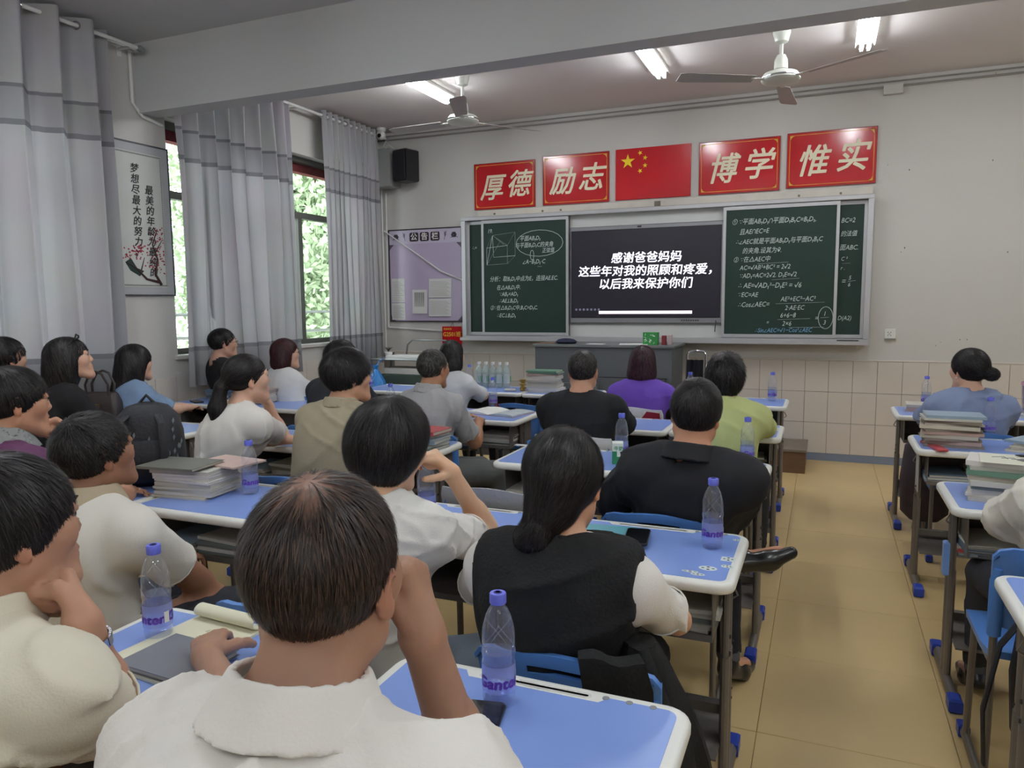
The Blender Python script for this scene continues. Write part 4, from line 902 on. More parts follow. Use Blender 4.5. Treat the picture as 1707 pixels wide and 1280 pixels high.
# open book beside the grey polo
q = at_z(832, 688, ZT); t = thing('open_book', 'open magazine-like book with curved pages beside the grey polo', 'book', (q.x, q.y, ZT), R(-12))
for s in (-1, 1):
    n = 10; V = []; 
    for i in range(n+1):
        u = i/n; V += [(s*.20*u, -.13, .004+.022*math.sin(u*2.2)*(1-u*.6)), (s*.20*u, .13, .004+.022*math.sin(u*2.2)*(1-u*.6))]
    V += [(a, b, 0) for a, b, c in V]; m_ = 2*(n+1)
    F = [(2*i, 2*i+2, 2*i+3, 2*i+1) for i in range(n)]+[(2*i+1, 2*i+3, m_+2*i+3, m_+2*i+1) for i in range(n)]+[(2*i+2, 2*i, m_+2*i, m_+2*i+2) for i in range(n)]+[(2*n, m_+2*n, m_+2*n+1, 2*n+1)]
    g = G(); g.add(V, F); g.build('page', M_paper if s < 0 else mat('pale_picture_page', (190, 200, 204), .5, var=.3, scale=18), t, 50)
g = G(); g.box(-.205, .205, -.135, .135, -.0002, .0008); g.build('cover', mat('cover_red_rim', (150, 50, 50), .5), t)
# ------------------------------------------------------------------ podium and front clutter
M_pod = mat('dark_grey_podium_steel', (92, 96, 100), .5, metal=.1, var=.04); M_pod2 = mat('podium_side_grey', (104, 108, 108), .5)
pod = thing('teacher_podium', 'wide dark grey metal teaching podium under the screen', 'podium', (-1.90, 6.95, 0))
g = G(); g.box(-.655, .655, -.27, .29, 0, 1.075); g.build('cabinet', M_pod, pod)
g = G(); g.box(-.675, .675, -.285, .30, 1.075, 1.10, c=.004); g.build('top_slab', M_pod2, pod)
g = G(); g.box(-.63, -.02, -.282, -.27, .45, .74, c=.003); g.build('door', M_pod, pod)
g = G(); g.box(.02, .60, -.282, -.27, .45, .80, c=.003); g.build('door', M_pod, pod)
g = G(); g.box(-.02, .62, -.2835, -.2815, .80, .806); g.box(.60, .606, -.2835, -.2815, .45, .80); g.build('panel_gap', M_blk, pod)
ZP = 1.101
def boxt(name, label, cat, x, y, z, sx, sy, sz, m, rz=0, c=.002, group=None, tilt=0):
    g = G(); g.box(-sx/2, sx/2, -sy/2, sy/2, 0, sz, c=c); o = g.build(name, m); o.location = (x, y, z); o.rotation_euler = (R(tilt), 0, R(rz)); return tag(o, label, cat, group)
p = at_y(1085, 574, 6.8); o = boxt('tissue_box', 'green patterned box standing on the podium', 'box', p.x, 6.80, ZP, .135, .07, .115, mat('green_box', (50, 140, 66), .45, var=.3, scale=30))
rr = random.Random(4); g = G()
for k in range(16): a = rr.uniform(0, 3.1); x = rr.uniform(-.055, .055); z = rr.uniform(.015, .1); g.tube([(x-.01*math.cos(a), -.0362, z-.01*math.sin(a)), (x+.01*math.cos(a), -.0362, z+.01*math.sin(a))], .0022, 4)
g.build('white_pattern', M_white, o)
p = at_y(1110, 574, 6.8); boxt('small_box', 'small dark red box right of the green box', 'box', p.x-.02, 6.82, ZP, .035, .06, .085, mat('dark_red_box', (130, 40, 44), .5)); boxt('small_box', 'small pinkish grey box right of the dark red box', 'box', p.x+.03, 6.84, ZP, .035, .06, .09, mat('pink_grey_box', (190, 170, 172), .6), tilt=0)
boxt('paper_sheet', 'loose sheets lying left of the green box on the podium', 'paper', p.x-.30, 6.80, ZP, .26, .19, .006, M_paper, 12)
boxt('paper_sheet', 'white slip near the middle of the podium top', 'paper', -1.98, 6.78, ZP, .16, .10, .004, M_paper, -5)
o = thing('cloth_bundle', 'navy cloth bundle at the left end of the podium', 'cloth', (-2.28, 6.80, ZP)); g = G(); g.lathe([(.001, 0), (.07, .001), (.085, .02), (.06, .042), (.03, .05), (.001, .052)], 14, Matrix.Scale(1.3, 4, (1, 0, 0))); g.build('folded_cloth', mat('navy_cloth', (32, 36, 60), .9, bump=.5), o, True)
boxt('paper_sheet', 'thin booklet beside the navy bundle on the podium', 'paper', -2.48, 6.82, ZP, .16, .2, .006, mat('brown_booklet', (130, 104, 88), .6), 10)
# red calendar
p0 = at_y(736, 546, YF-.05); p1 = at_y(771, 572, YF-.05); t = thing('class_sign', 'red hanging class sign with gold number', 'sign', ((p0.x+p1.x)/2, YF-.045, 1.12), R(6))
g = G(); g.box(-.115, .115, -.008, 0, -.13, .12, c=.002); g.build('sign_board', M_red, t)
text('lettering', 'G2501班', .062, M_gold, t, (0, -.0085, .03), bold=.0012, sx=.92); text('lettering', '欢迎来到', .024, M_gold, t, (-.05, -.0085, .09), bold=.0005)
g = G(); g.tube([(-.02, 0, .115), (0, .03, .17), (.02, 0, .115)], .003, 6); g.build('hanger', M_steel, t)
# wooden platform step by the wall
M_wood = mat('worn_brown_wood', (108, 82, 58), .6, var=.3, scale=5, stretch=(1, 1, 9), bump=.15); M_woodt = mat('worn_grey_top', (126, 116, 104), .6, var=.25, scale=7)
t = thing('wooden_step', 'low brown wooden step box on the floor before the tiled wall', 'step', (-.51, 7.02, 0))
for k in range(4): g = G(); w_ = .8/4; g.box(-.40+w_*k+.001, -.40+w_*(k+1)-.001, -.22, -.20, 0, .185, c=.001); g.build('front_board', M_wood, t)
for s in (-1, 1): g = G(); g.box(s*.39-.01, s*.39+.01, -.20, .30, 0, .185); g.build('side_board', M_wood, t)
g = G(); g.box(-.41, .41, -.23, .31, .187, .21, c=.002); g.build('top_board', M_woodt, t)
# metal frame chair with dark clothes right of podium
t = thing('folding_chair', 'folded metal frame chair with dark cloth leaning right of the podium', 'chair', (-1.08, 6.95, 0))
for s in (-1, 1):
    g = G(); g.tube([(s*.085, -.05, 0), (s*.085, .02, .55), (s*.085, .08, 1.0), (s*.06, .09, 1.03), (0, .09, 1.035)], .011, 8); g.build('frame_tube', M_chrome, t, True)
g = G(); g.box(-.08, .08, .03, .05, .3, .7); g.build('seat_board', M_blk, t)
g = G(); rr = random.Random(2); V = []; n = 12
for j in range(9):
    for i in range(n+1): u = i/n; V.append((-.075+.15*u, -.01-.02*math.sin(u*19+j*.3)+.04*(j/8), .96-.5*(j/8)*(1+.1*math.sin(u*9))))
g.add(V, [(j*(n+1)+i, j*(n+1)+i+1, (j+1)*(n+1)+i+1, (j+1)*(n+1)+i) for j in range(8) for i in range(n)]); g.build('hanging_cloth', mat('dark_jacket_cloth', (30, 32, 42), .9), t, True)
# storage rack in the front left corner
M_rk = mat('rack_chrome', (150, 152, 152), .3, metal=.7)
t = thing('storage_rack', 'metal storage rack with shelves in the front left corner', 'rack', (-3.93, 6.75, 0))
for x in (-.40, .40):
    for y in (-.18, .18): g = G(); g.tube([(x, y, 0), (x, y, .97)], .012, 8); g.build('post', M_rk, t, True)
for z in (.18, .42, .66, .92):
    g = G(); g.box(-.41, .41, -.19, .19, z, z+.012); 
    for y in (-.19, .19): g.tube([(-.41, y, z+.006), (.41, y, z+.006)], .009, 6)
    g.build('shelf', M_rk, t)
g = G(); g.tube([(-.20, .17, .93), (-.18, .17, 1.06), (-.12, .17, 1.11), (.28, .17, 1.11), (.36, .17, 1.06), (.38, .17, .93)], .009, 8); g.build('back_rail', M_rk, t, True)
boxt('paper_pile', 'pile of white papers on the upper rack shelf', 'paper', -3.90, 6.72, .934, .55, .27, .03, M_paper, 4)
boxt('flat_box', 'flat dark green box on the second rack shelf', 'box', -3.93, 6.72, .674, .6, .3, .10, mat('dark_green_box', (60, 74, 66), .6, var=.2), 2)
boxt('flat_box', 'flat white carton on top of the dark green box', 'box', -3.95, 6.72, .776, .5, .26, .06, mat('crumpled_white', (200, 196, 190), .7, bump=.6, bscale=15), -3)
boxt('flat_box', 'dark bag-like box on the third rack shelf', 'box', -3.93, 6.73, .434, .56, .28, .15, mat('black_box', (34, 32, 36), .6), 0)
boxt('flat_box', 'red carton on the lowest rack shelf', 'box', -3.85, 6.72, .194, .55, .3, .16, mat('red_carton', (170, 36, 44), .55), 0)
tag(wire('white_cable', [(-3.62, 6.54, .66), (-3.60, 6.53, .58), (-3.54, 6.53, .52), (-3.45, 6.53, .49)], .008, M_white), 'thick white cable hanging from the rack', 'cable')
t = thing('small_plant', 'small white pot with dark dried leaves on the rack corner', 'plant', (-4.20, 6.68, .933)); g = G(); g.lathe([(.03, 0), (.045, .06), (.04, .065), (.001, .06)], 14); g.build('pot', M_white, t, 50)
for k in range(9): a = k*.7; g = G(); g.add([(0, 0, .06), (.02*math.cos(a+.4), .02*math.sin(a+.4), .09), (.06*math.cos(a), .06*math.sin(a), .12), (.02*math.cos(a-.4), .02*math.sin(a-.4), .09)], [(0, 1, 2, 3)]); g.build('leaf', mat('dry_leaf', (70, 66, 58), .8), t)
# translucent blue bag hanging at the rack side
t = thing('plastic_bag', 'blue translucent plastic bag hanging at the left of the rack', 'bag', (-4.18, 6.40, .42)); rr = random.Random(9); g = G(); n = 22; rings = []
for j, (r_, z) in enumerate(((.02, 0), (.10, .02), (.13, .1), (.13, .2), (.10, .3), (.05, .38), (.02, .42), (.035, .46))): rings.append([((r_*(1+.12*math.sin(5*q*6.283/n+j)+.06*math.sin(11*q*6.283/n)))*math.cos(q*6.283/n), .7*r_*math.sin(q*6.283/n), z) for q in range(n)])
g.loft(rings); g.build('bag_film', mat('blue_bag_film', (50, 130, 205), .3, bump=.8, bscale=22), t, True); g = G(); g.tube([(0, 0, .44), (.02, .05, .5), (0, .15, .52)], .006, 6); g.build('tie', mat('blue_bag_film', (50, 130, 205), .3), t)
t = thing('dark_bag', 'dark bag hanging behind the blue plastic bag by the curtain', 'bag', (-4.50, 6.45, .55)); g = G(); n = 16
g.loft([[(r_*math.cos(q*6.283/n)*(1+.08*math.sin(3*q+j)), .6*r_*math.sin(q*6.283/n), z) for q in range(n)] for j, (r_, z) in enumerate(((.03, 0), (.13, .02), (.15, .15), (.13, .32), (.06, .42), (.02, .45)))]); g.build('bag_body', mat('black_fabric', (28, 28, 32), .9), t, True)
# small gold trophies and clutter on the bottles desk
for k, (x, y) in enumerate(((-2.40, 5.98), (-2.35, 5.84))):
    t = thing('trophy', ('taller', 'shorter')[k]+' gold ornament between the clear bottles and the green-folder pile', 'ornament', (x, y, ZT)); s_ = (1, .75)[k]
    g = G(); g.lathe([(.028*s_, 0), (.028*s_, .012), (.008, .02), (.006, .04*s_), (.022*s_, .055*s_), (.026*s_, .08*s_), (.02*s_, .081*s_), (.001, .06*s_)], 16); g.build('cup', mat('brass', (176, 140, 60), .3, metal=.8), t, 50)
    g = G(); g.tube([(-.026*s_, 0, .06*s_), (-.042*s_, 0, .07*s_), (-.026*s_, 0, .078*s_)], .003, 6); g.tube([(.026*s_, 0, .06*s_), (.042*s_, 0, .07*s_), (.026*s_, 0, .078*s_)], .003, 6); g.build('handle', mat('brass', (176, 140, 60), .3, metal=.8), t)
boxt('paper_wad', 'crumpled white snack wrapper on the front bottle desk', 'wrapper', -2.44, 5.78, ZT, .10, .05, .02, mat('crumpled_white', (200, 196, 190), .7), 20, .006)
# red sticker on the empty chair
ch = CHAIRS['B5r']; o = boxt('chair_sticker', 'red and white round sticker on the empty blue chair', 'sticker', ch.location.x-.13, ch.location.y-.2695, .735, .06, .002, .035, mat('red_sticker', (190, 40, 50), .4), 0, .0005, tilt=10)
# tumbler of pens, right block
t = thing('pen_tumbler', 'clear cup of dark pens with a pink rim and a pale ball lid', 'cup', (1.215, 5.52, ZT+.0255)); g = G(); g.lathe([(.04, 0), (.045, .004), (.055, .19), (.051, .19), (.042, .006), (.001, .006)], 22); g.build('cup_body', thinfilm('clear_cup', (232, 226, 232), .5, .12), t, 50)
g = G(); g.lathe([(.0555, .175), (.0575, .18), (.0575, .195), (.0555, .197)], 22, cap=False); g.build('rim_band', mat('pink_rim', (206, 150, 170), .4), t, True)
g = G(); g.lathe([(.001, .195), (.02, .2), (.028, .222), (.02, .245), (.001, .252)], 16); g.build('ball_lid', mat('pale_blue_lid', (150, 166, 200), .4), t, True)
for k in range(7): a = k*.9; g = G(); g.tube([(.02*math.cos(a), .02*math.sin(a), .01), (.036*math.cos(a), .036*math.sin(a), .185)], .0055, 6); g.build('pen', (M_blk, mat('grey_pen', (120, 120, 124), .4))[k % 2], t)
# answer sheet, pens on top of right pile
zt3 = max(o.location.z for o in bpy.data.objects if o.get('group') == 'books in the pile under the answer sheet')+.02
t = thing('answer_sheet', 'cream answer sheet with sketched figures on top of the right block pile', 'paper', (.70, 3.22, zt3), R(-8)); g = G(); g.box(-.14, .14, -.10, .10, 0, .0016); g.build('sheet', mat('cream_sheet', (224, 224, 206), .7), t)
for k in range(6): g = G(); g.tube([(-.1+.03*k, .02-.01*k, .0022), (-.06+.03*k, .04-.012*k, .0022), (-.05+.03*k, -.0-.01*k, .0022)], .0012, 4); g.build('sketch_line', mat('pencil_grey', (110, 110, 112), .8), t)
t = thing('pen', 'black pen lying on the cream answer sheet', 'pen', (.75, 3.27, zt3+.0075), R(75)); g = G(); g.tube([(0, -.065, 0), (0, .05, 0), (0, .068, 0)], [.005, .005, .0015], 8); g.build('pen_barrel', M_blk, t, True)
t = thing('pen', 'clear pen nearer the viewer on the cream answer sheet', 'pen', (.74, 3.19, zt3+.0075), R(84)); g = G(); g.tube([(0, -.065, 0), (0, .05, 0), (0, .068, 0)], [.005, .005, .0015], 8); g.build('pen_barrel', mat('grey_pen', (120, 120, 124), .4), t, True)
# pink and green sleeves hanging at D4's corner; white pouch on its column
boxt('file_folder', 'red file edge under the tall pile in the right block', 'folder', .535, 4.25, ZT, .05, .24, .012, mat('red_folder', (176, 70, 76), .5), 12)
o = boxt('desk_note', 'crumpled white paper taped to the side column of the tall-pile desk', 'paper', .478, 4.35, .50, .004, .10, .22, mat('taped_paper', (186, 184, 180), .8, bump=.8, bscale=20), 0, .001)
# blue clip on D3 column
boxt('hanging_box', 'light blue plastic clip box on the column of the answer-sheet desk', 'box', .45, 3.11, .47, .02, .04, .13, mat('light_blue_plastic', (120, 160, 225), .4), 0, .006)
# handbag by the curtain
t = thing('handbag', 'small dark brown handbag with two handles on the desk by the curtain', 'handbag', (-4.28, 3.36, ZT), R(20)); M_lea = mat('dark_brown_leather', (56, 46, 44), .45, bump=.2, bscale=90)
g = G(); g.loft([[(x, y, z) for x, y in rrect(w_, d_, .03, 5)] for w_, d_, z in ((.26, .12, 0), (.28, .14, .02), (.26, .12, .12), (.22, .07, .19), (.21, .05, .20))]); g.build('bag_body', M_lea, t, 50)
for s in (-1, 1): g = G(); g.tube([(-.07, s*.03, .17), (-.075, s*.035, .25), (-.04, s*.04, .32), (0, s*.042, .335), (.04, s*.04, .32), (.075, s*.035, .25), (.07, s*.03, .17)], .008, 8); g.build('handle', M_lea, t, True)
g = G(); g.box(-.03, .03, -.072, -.066, .08, .13, c=.002); g.build('clasp', mat('dull_brass', (140, 120, 90), .4, metal=.7), t)
# backpack on desk B2l
t = thing('backpack', 'black backpack with small white leaf marks standing on the left desk', 'backpack', (-2.62, 2.27, ZT), R(35)); M_bp = mat('black_nylon', (26, 27, 34), .6, bump=.3, bscale=60)
g = G(); n = 24
def sq(w_, d_, z, e=.7): return [(w_*abs(math.cos(a))**e*(1 if math.cos(a) > 0 else -1), d_*abs(math.sin(a))**e*(1 if math.sin(a) > 0 else -1), z) for a in [q*6.2832/n for q in range(n)]]
g.loft([sq(.11, .07, 0), sq(.135, .10, .02), sq(.14, .11, .12), sq(.135, .10, .22), sq(.115, .085, .29), sq(.08, .06, .33), sq(.03, .03, .345)]); g.build('bag_body', M_bp, t, True)
g = G(); g.loft([sq(.09, .02, .03), sq(.10, .035, .05), sq(.10, .04, .15), sq(.085, .02, .2)], True, Matrix.Translation((0, -.105, 0))); g.build('front_pocket', M_bp, t, True)
for s in (-1, 1): g = G(); g.tube([(s*.06, -.075, .30), (s*.085, -.13, .27), (s*.09, -.15, .18), (s*.08, -.13, .05)], .016, 8, sy=.4); g.build('shoulder_strap', M_bp, t, True)
g = G(); g.tube([(-.03, 0, .34), (0, 0, .375), (.03, 0, .34)], .007, 6); g.build('grab_handle', M_bp, t, True)
rr = random.Random(6); g = G()
for k in range(26):
    a = rr.uniform(3.2, 6.2); z = rr.uniform(.04, .28); x, y = .142*math.cos(a)*.99, .112*math.sin(a)*1.0
    x = .139*abs(math.cos(a))**.7*(1 if math.cos(a) > 0 else -1); y = .109*abs(math.sin(a))**.7*(-1)
    g.add([(x-.002, y-.003, z-.014), (x+.005, y-.003, z), (x+.002, y-.003, z+.014), (x-.005, y-.003, z+.002)], [(0, 1, 2, 3), (3, 2, 1, 0)])
g.build('leaf_print', mat('pale_print', (150, 160, 164), .6), t, kind='stuff')
# bags hanging at the right block
t = thing('school_bag', 'black bag with a dark red panel hanging off the chair in the lower right', 'bag', (.68, 2.39, .24), R(4)); g = G(); g.loft([sq(.10, .06, 0), sq(.15, .09, .03), sq(.16, .10, .2), sq(.14, .08, .4), sq(.08, .04, .47)]); g.build('bag_body', M_bp, t, True)
g = G(); g.add([(-.05, -.105, .26), (.06, -.105, .30), (.07, -.105, .40), (-.03, -.105, .34)], [(0, 1, 2, 3)]); g.build('red_panel', mat('dark_red_cloth', (120, 26, 48), .8), t)
g = G(); g.tube([(-.12, -.04, .44), (-.20, -.03, .30), (-.23, -.02, .1), (-.22, -.02, -.06)], .02, 8, sy=.3); g.build('hanging_strap', M_bp, t, True)
t = thing('school_bag', 'dark printed bag hanging beside the column of the front right desk', 'bag', (.60, 5.05, .16)); g = G(); g.loft([sq(.08, .06, 0), sq(.13, .09, .05), sq(.14, .10, .25), sq(.12, .07, .45), sq(.05, .03, .52)]); g.build('bag_body', mat('brown_black_print', (52, 40, 44), .8, var=.6, scale=12), t, True)
g = G(); g.tube([(-.03, 0, .5), (-.04, 0, .6), (-.03, 0, .66)], .006, 6); g.build('strap', M_bp, t)
# ------------------------------------------------------------------ people: bodies grown from distance fields
nrm = lambda v: np.asarray(v, float)/max(np.linalg.norm(v), 1e-9)
A = lambda *v: np.array(v, float)
def axis(lo, hi, h, fine=None, hf=None):
    out = [lo]
    while out[-1] < hi:
        x = out[-1]; s = h
        if fine is not None and any(a-h <= x < b for a, b in fine): s = hf
        out.append(x+s)
    return np.array(out, np.float32)
class Field:
    def __init__(s, xs, ys, zs, init=.12):
        s.ax = (xs, ys, zs); s.F = np.full((len(xs), len(ys), len(zs)), init, np.float32)
    def sl(s, lo, hi):
        r = []
        for i in range(3):
            a = max(int(np.searchsorted(s.ax[i], lo[i]))-1, 0); b = min(int(np.searchsorted(s.ax[i], hi[i]))+1, len(s.ax[i]))
            if b-a < 1: return None
            r.append(slice(a, b))
        return tuple(r)
    def pts(s, q): return s.ax[0][q[0]][:, None, None], s.ax[1][q[1]][None, :, None], s.ax[2][q[2]][None, None, :]
    def put(s, q, d, k, op='u'):
        f = s.F[q]
        if op == 'u':
            if k > 0: h = np.maximum(k-np.abs(f-d), 0)/k; s.F[q] = np.minimum(f, d)-h*h*k*.25
            else: s.F[q] = np.minimum(f, d)
        else:
            d = -d; h = np.maximum(k-np.abs(f-d), 0)/max(k, 1e-6); s.F[q] = np.maximum(f, d)+h*h*k*.25
    def cone(s, a, b, ra, rb, k=.01, op='u', off=0, sq=None):
        a = np.asarray(a, float); b = np.asarray(b, float); ra += off; rb += off; R_ = max(ra, rb)+k+.035
        q = s.sl(np.minimum(a, b)-R_, np.maximum(a, b)+R_)
        if q is None: return
        X, Y, Z = s.pts(q); d = b-a; L2 = max(float(d@d), 1e-9)
        x, y, z = X-a[0], Y-a[1], Z-a[2]
        t = np.clip((x*d[0]+y*d[1]+z*d[2])/L2, 0, 1)
        D = np.sqrt((x-t*d[0])**2+(y-t*d[1])**2+(z-t*d[2])**2)-(ra+(rb-ra)*t)
        s.put(q, D.astype(np.float32), k, op)
    def ell(s, c, rad, M=None, k=.01, op='u', off=0):
        c = np.asarray(c, float); rad = np.asarray(rad, float)+off; R_ = rad.max()+k+.035
        q = s.sl(c-R_, c+R_)
        if q is None: return
        X, Y, Z = s.pts(q); x, y, z = X-c[0], Y-c[1], Z-c[2]
        if M is None: u, v, w_ = x, y, z
        else: u, v, w_ = (x*M[i][0]+y*M[i][1]+z*M[i][2] for i in range(3))
        k0 = np.sqrt((u/rad[0])**2+(v/rad[1])**2+(w_/rad[2])**2); k1 = np.sqrt((u/rad[0]**2)**2+(v/rad[1]**2)**2+(w_/rad[2]**2)**2)+1e-9
        s.put(q, (k0*(k0-1)/k1).astype(np.float32), k, op)
    def cut(s, p, n, k=.004, lo=None, hi=None):
        """remove the side the normal points to"""
        q = s.sl(lo, hi) if lo is not None else (slice(None),)*3
        if q is None: return
        X, Y, Z = s.pts(q); d = (X-p[0])*n[0]+(Y-p[1])*n[1]+(Z-p[2])*n[2]
        f = s.F[q]; h = np.maximum(k-np.abs(f-d), 0)/k; s.F[q] = (np.maximum(f, d)+h*h*k*.25).astype(np.float32)
    def mesh(s):
        F = s.F; S = F < 0; nx, ny, nz = F.shape; cells = []; P = []; quads_e = []
        ax = [a.astype(np.float64) for a in s.ax]
        for d in range(3):
            sl0 = [slice(None)]*3; sl1 = [slice(None)]*3; sl0[d] = slice(0, -1); sl1[d] = slice(1, None)
            E = S[tuple(sl0)] != S[tuple(sl1)]
            o = [i for i in range(3) if i != d]; m = np.zeros_like(E); inn = [slice(None)]*3
            for i in o: inn[i] = slice(1, -1)
            m[tuple(inn)] = True; I = np.argwhere(E & m)
            if len(I) == 0: continue
            J = I.copy(); J[:, d] += 1
            f0 = F[I[:, 0], I[:, 1], I[:, 2]]; f1 = F[J[:, 0], J[:, 1], J[:, 2]]; t = f0/(f0-f1)
            p = np.stack([ax[i][I[:, i]] for i in range(3)], 1); p[:, d] += t*(ax[d][J[:, d]]-ax[d][I[:, d]])
            a, b = (d+1) % 3, (d+2) % 3; C4 = []
            for da, db in ((0, 0), (-1, 0), (-1, -1), (0, -1)):
                c = I.copy(); c[:, a] += da; c[:, b] += db; C4.append((c[:, 0]*ny+c[:, 1])*nz+c[:, 2])
            C4 = np.stack(C4, 1); neg = f0 < 0
            C4[~neg] = C4[~neg][:, ::-1]
            quads_e.append(C4); cells.append(C4.ravel()); P.append(np.repeat(p, 4, 0))
        c = np.concatenate(cells); P = np.concatenate(P); Q = np.concatenate(quads_e)
        u, inv = np.unique(c, return_inverse=True); n = np.bincount(inv)
        V = np.stack([np.bincount(inv, P[:, i])/n for i in range(3)], 1)
        return V, inv.reshape(-1, 4)
    def grid_sampler(s):
        x0 = np.array([a[0] for a in s.ax]); h = np.array([a[1]-a[0] for a in s.ax]); F = s.F; sh = np.array(F.shape)
        def f(p):
            g = np.clip((p-x0)/h, 0, sh-1.001); i = g.astype(int); t = g-i; r = 0
            for a in (0, 1):
                for b in (0, 1):
                    for c in (0, 1):
                        r = r+F[i[:, 0]+a, i[:, 1]+b, i[:, 2]+c]*(t[:, 0] if a else 1-t[:, 0])*(t[:, 1] if b else 1-t[:, 1])*(t[:, 2] if c else 1-t[:, 2])
            return r
        def g(p):
            e = h*.8; r = np.stack([f(p+np.eye(3)[i]*e)-f(p-np.eye(3)[i]*e) for i in range(3)], 1); return r/(np.linalg.norm(r, axis=1)[:, None]+1e-9)
        return f, g
def wrinkle(Fd, amp, seed, big=0, F_=None):
    rr = np.random.RandomState(seed); X, Y, Z = Fd.pts((slice(None),)*3); near = np.abs(Fd.F) < .05
    I = np.nonzero(near); x, y, z = Fd.ax[0][I[0]], Fd.ax[1][I[1]], Fd.ax[2][I[2]]; D = 0
    for i in range(4):
        v = nrm(rr.normal(size=3)); w_ = nrm(rr.normal(size=3)); f = (34, 46, 60, 80)[i]
        D = D+np.maximum(0, np.sin(f*(x*v[0]+y*v[1]+z*v[2])+2.2*np.sin(9*(x*w_[0]+y*w_[1]+z*w_[2])+i)))**2*np.sin(7*(x*w_[1]+y*w_[2]+z*w_[0])+i*2)*(.5 if i > 1 else .9)
    if big:
        for i in range(3):
            v = nrm(rr.normal(size=3)*A(1, 1, .9)); u_ = nrm(np.cross(v, rr.normal(size=3)))
            ph = (31, 43, 26)[i]*(x*v[0]+y*v[1]+z*v[2])+1.6*np.sin(7*(x*u_[0]+y*u_[1]+z*u_[2])+i)+.8*np.sin(15*(x*u_[0]+z*u_[2]))
            rid = np.maximum(0, 1-np.abs(np.sin(ph))*1.9)**1.6; msk = np.clip(.12+1.3*np.sin(8*(x*u_[1]+y*u_[2]+z*u_[0])+i*2+seed), 0, 1)
            D = D-big/amp*(2.0*rid*msk-.5*np.maximum(0, np.sin(ph*.5+i))**2*msk)
    Fd.F[I] += np.clip(amp*D, -.012, .0065).astype(np.float32)
def rotm(yaw, pitch, roll):
    """rows = right, forward, up axes of the head; yaw clockwise from +Y in degrees, pitch up positive, roll to the right positive"""
    a, p, r = R(yaw), R(pitch), R(roll)
    f0 = A(math.sin(a), math.cos(a), 0); r0 = A(math.cos(a), -math.sin(a), 0); u0 = A(0, 0, 1)
    f = f0*math.cos(p)+u0*math.sin(p); u = -f0*math.sin(p)+u0*math.cos(p)
    rr = r0*math.cos(r)-u*math.sin(r); uu = r0*math.sin(r)+u*math.cos(r)
    return np.array([rr, f, uu])
def skin_mat(name, rgb, rough=.5): return mat(name, rgb, rough, var=.06, scale=22, subs=.12, spec=.4, attr='tint', bump=.04, bscale=220)
def head_prims(f, c, M, s, fem):
    T = lambda x, y, z: c+s*(M[0]*x+M[1]*y+M[2]*z)
    E = lambda p, r, k=.012, op='u', MM=None: f.ell(T(*p), np.array(r)*s, M if MM is None else MM, k*s, op)
    E((0, -.012, .032), (.0735, .094, .083)); E((0, .022, -.008), (.066, .068, .092), .02)
    jw = .045 if fem else .049
    for sx in (-1, 1):
        f.cone(T(sx*jw, .0, -.055), T(sx*.018, .074, -.098), .024*s, .02*s, .03*s)
        E((sx*.040, .056, -.012), (.026, .026, .026), .035)
        f.cone(T(sx*.045, .076, .03), T(sx*.012, .088, .032), .009*s, .009*s, .014*s)
    f.cone(T(0, .078, -.100), T(0, .074, -.092), .02*s, .022*s, .02*s)
    for sx in (-1, 1): E((sx*.032, .102, .012), (.018, .014, .011), .012, 's')
    f.cone(T(0, .086, .020), T(0, .1015, -.020), .0078*s, .0105*s, .010*s)
    for sx in (-1, 1): E((sx*.011, .094, -.025), (.008, .010, .0075), .006)
    for sx in (-1, 1): E((sx*.032, .0860, .0218), (.018, .0090, .0065), .003); E((sx*.032, .0855, .0012), (.017, .008, .005), .003)
    E((0, .080, -.058), (.030, .018, .026), .016)
    E((0, .0945, -.052), (.022, .0065, .0052), .004); E((0, .0935, -.0625), (.019, .0072, .006), .004); E((0, .105, -.0572), (.026, .010, .0012), .003, 's')
    for sx in (-1, 1):
        MM = np.array([nrm(M[0]*sx+M[1]*(-.38)), nrm(M[1]+M[0]*sx*.38), M[2]])
        MM[2] = np.cross(MM[0], MM[1]); 
        MM2 = np.array([MM[0], nrm(MM[1]-MM[2]*.22*(1 if sx > 0 else -1)*1), nrm(np.cross(MM[0], MM[1]-MM[2]*.22*(1 if sx > 0 else -1)))])
        E((sx*.0765, -.010, -.004), (.007, .0165, .028), .006, 'u', MM2)
        E((sx*.0765, -.006, -.028), (.006, .009, .010), .006, 'u', MM2)
        E((sx*.0855, -.003, .0), (.0062, .0095, .0165), .004, 's', MM2)
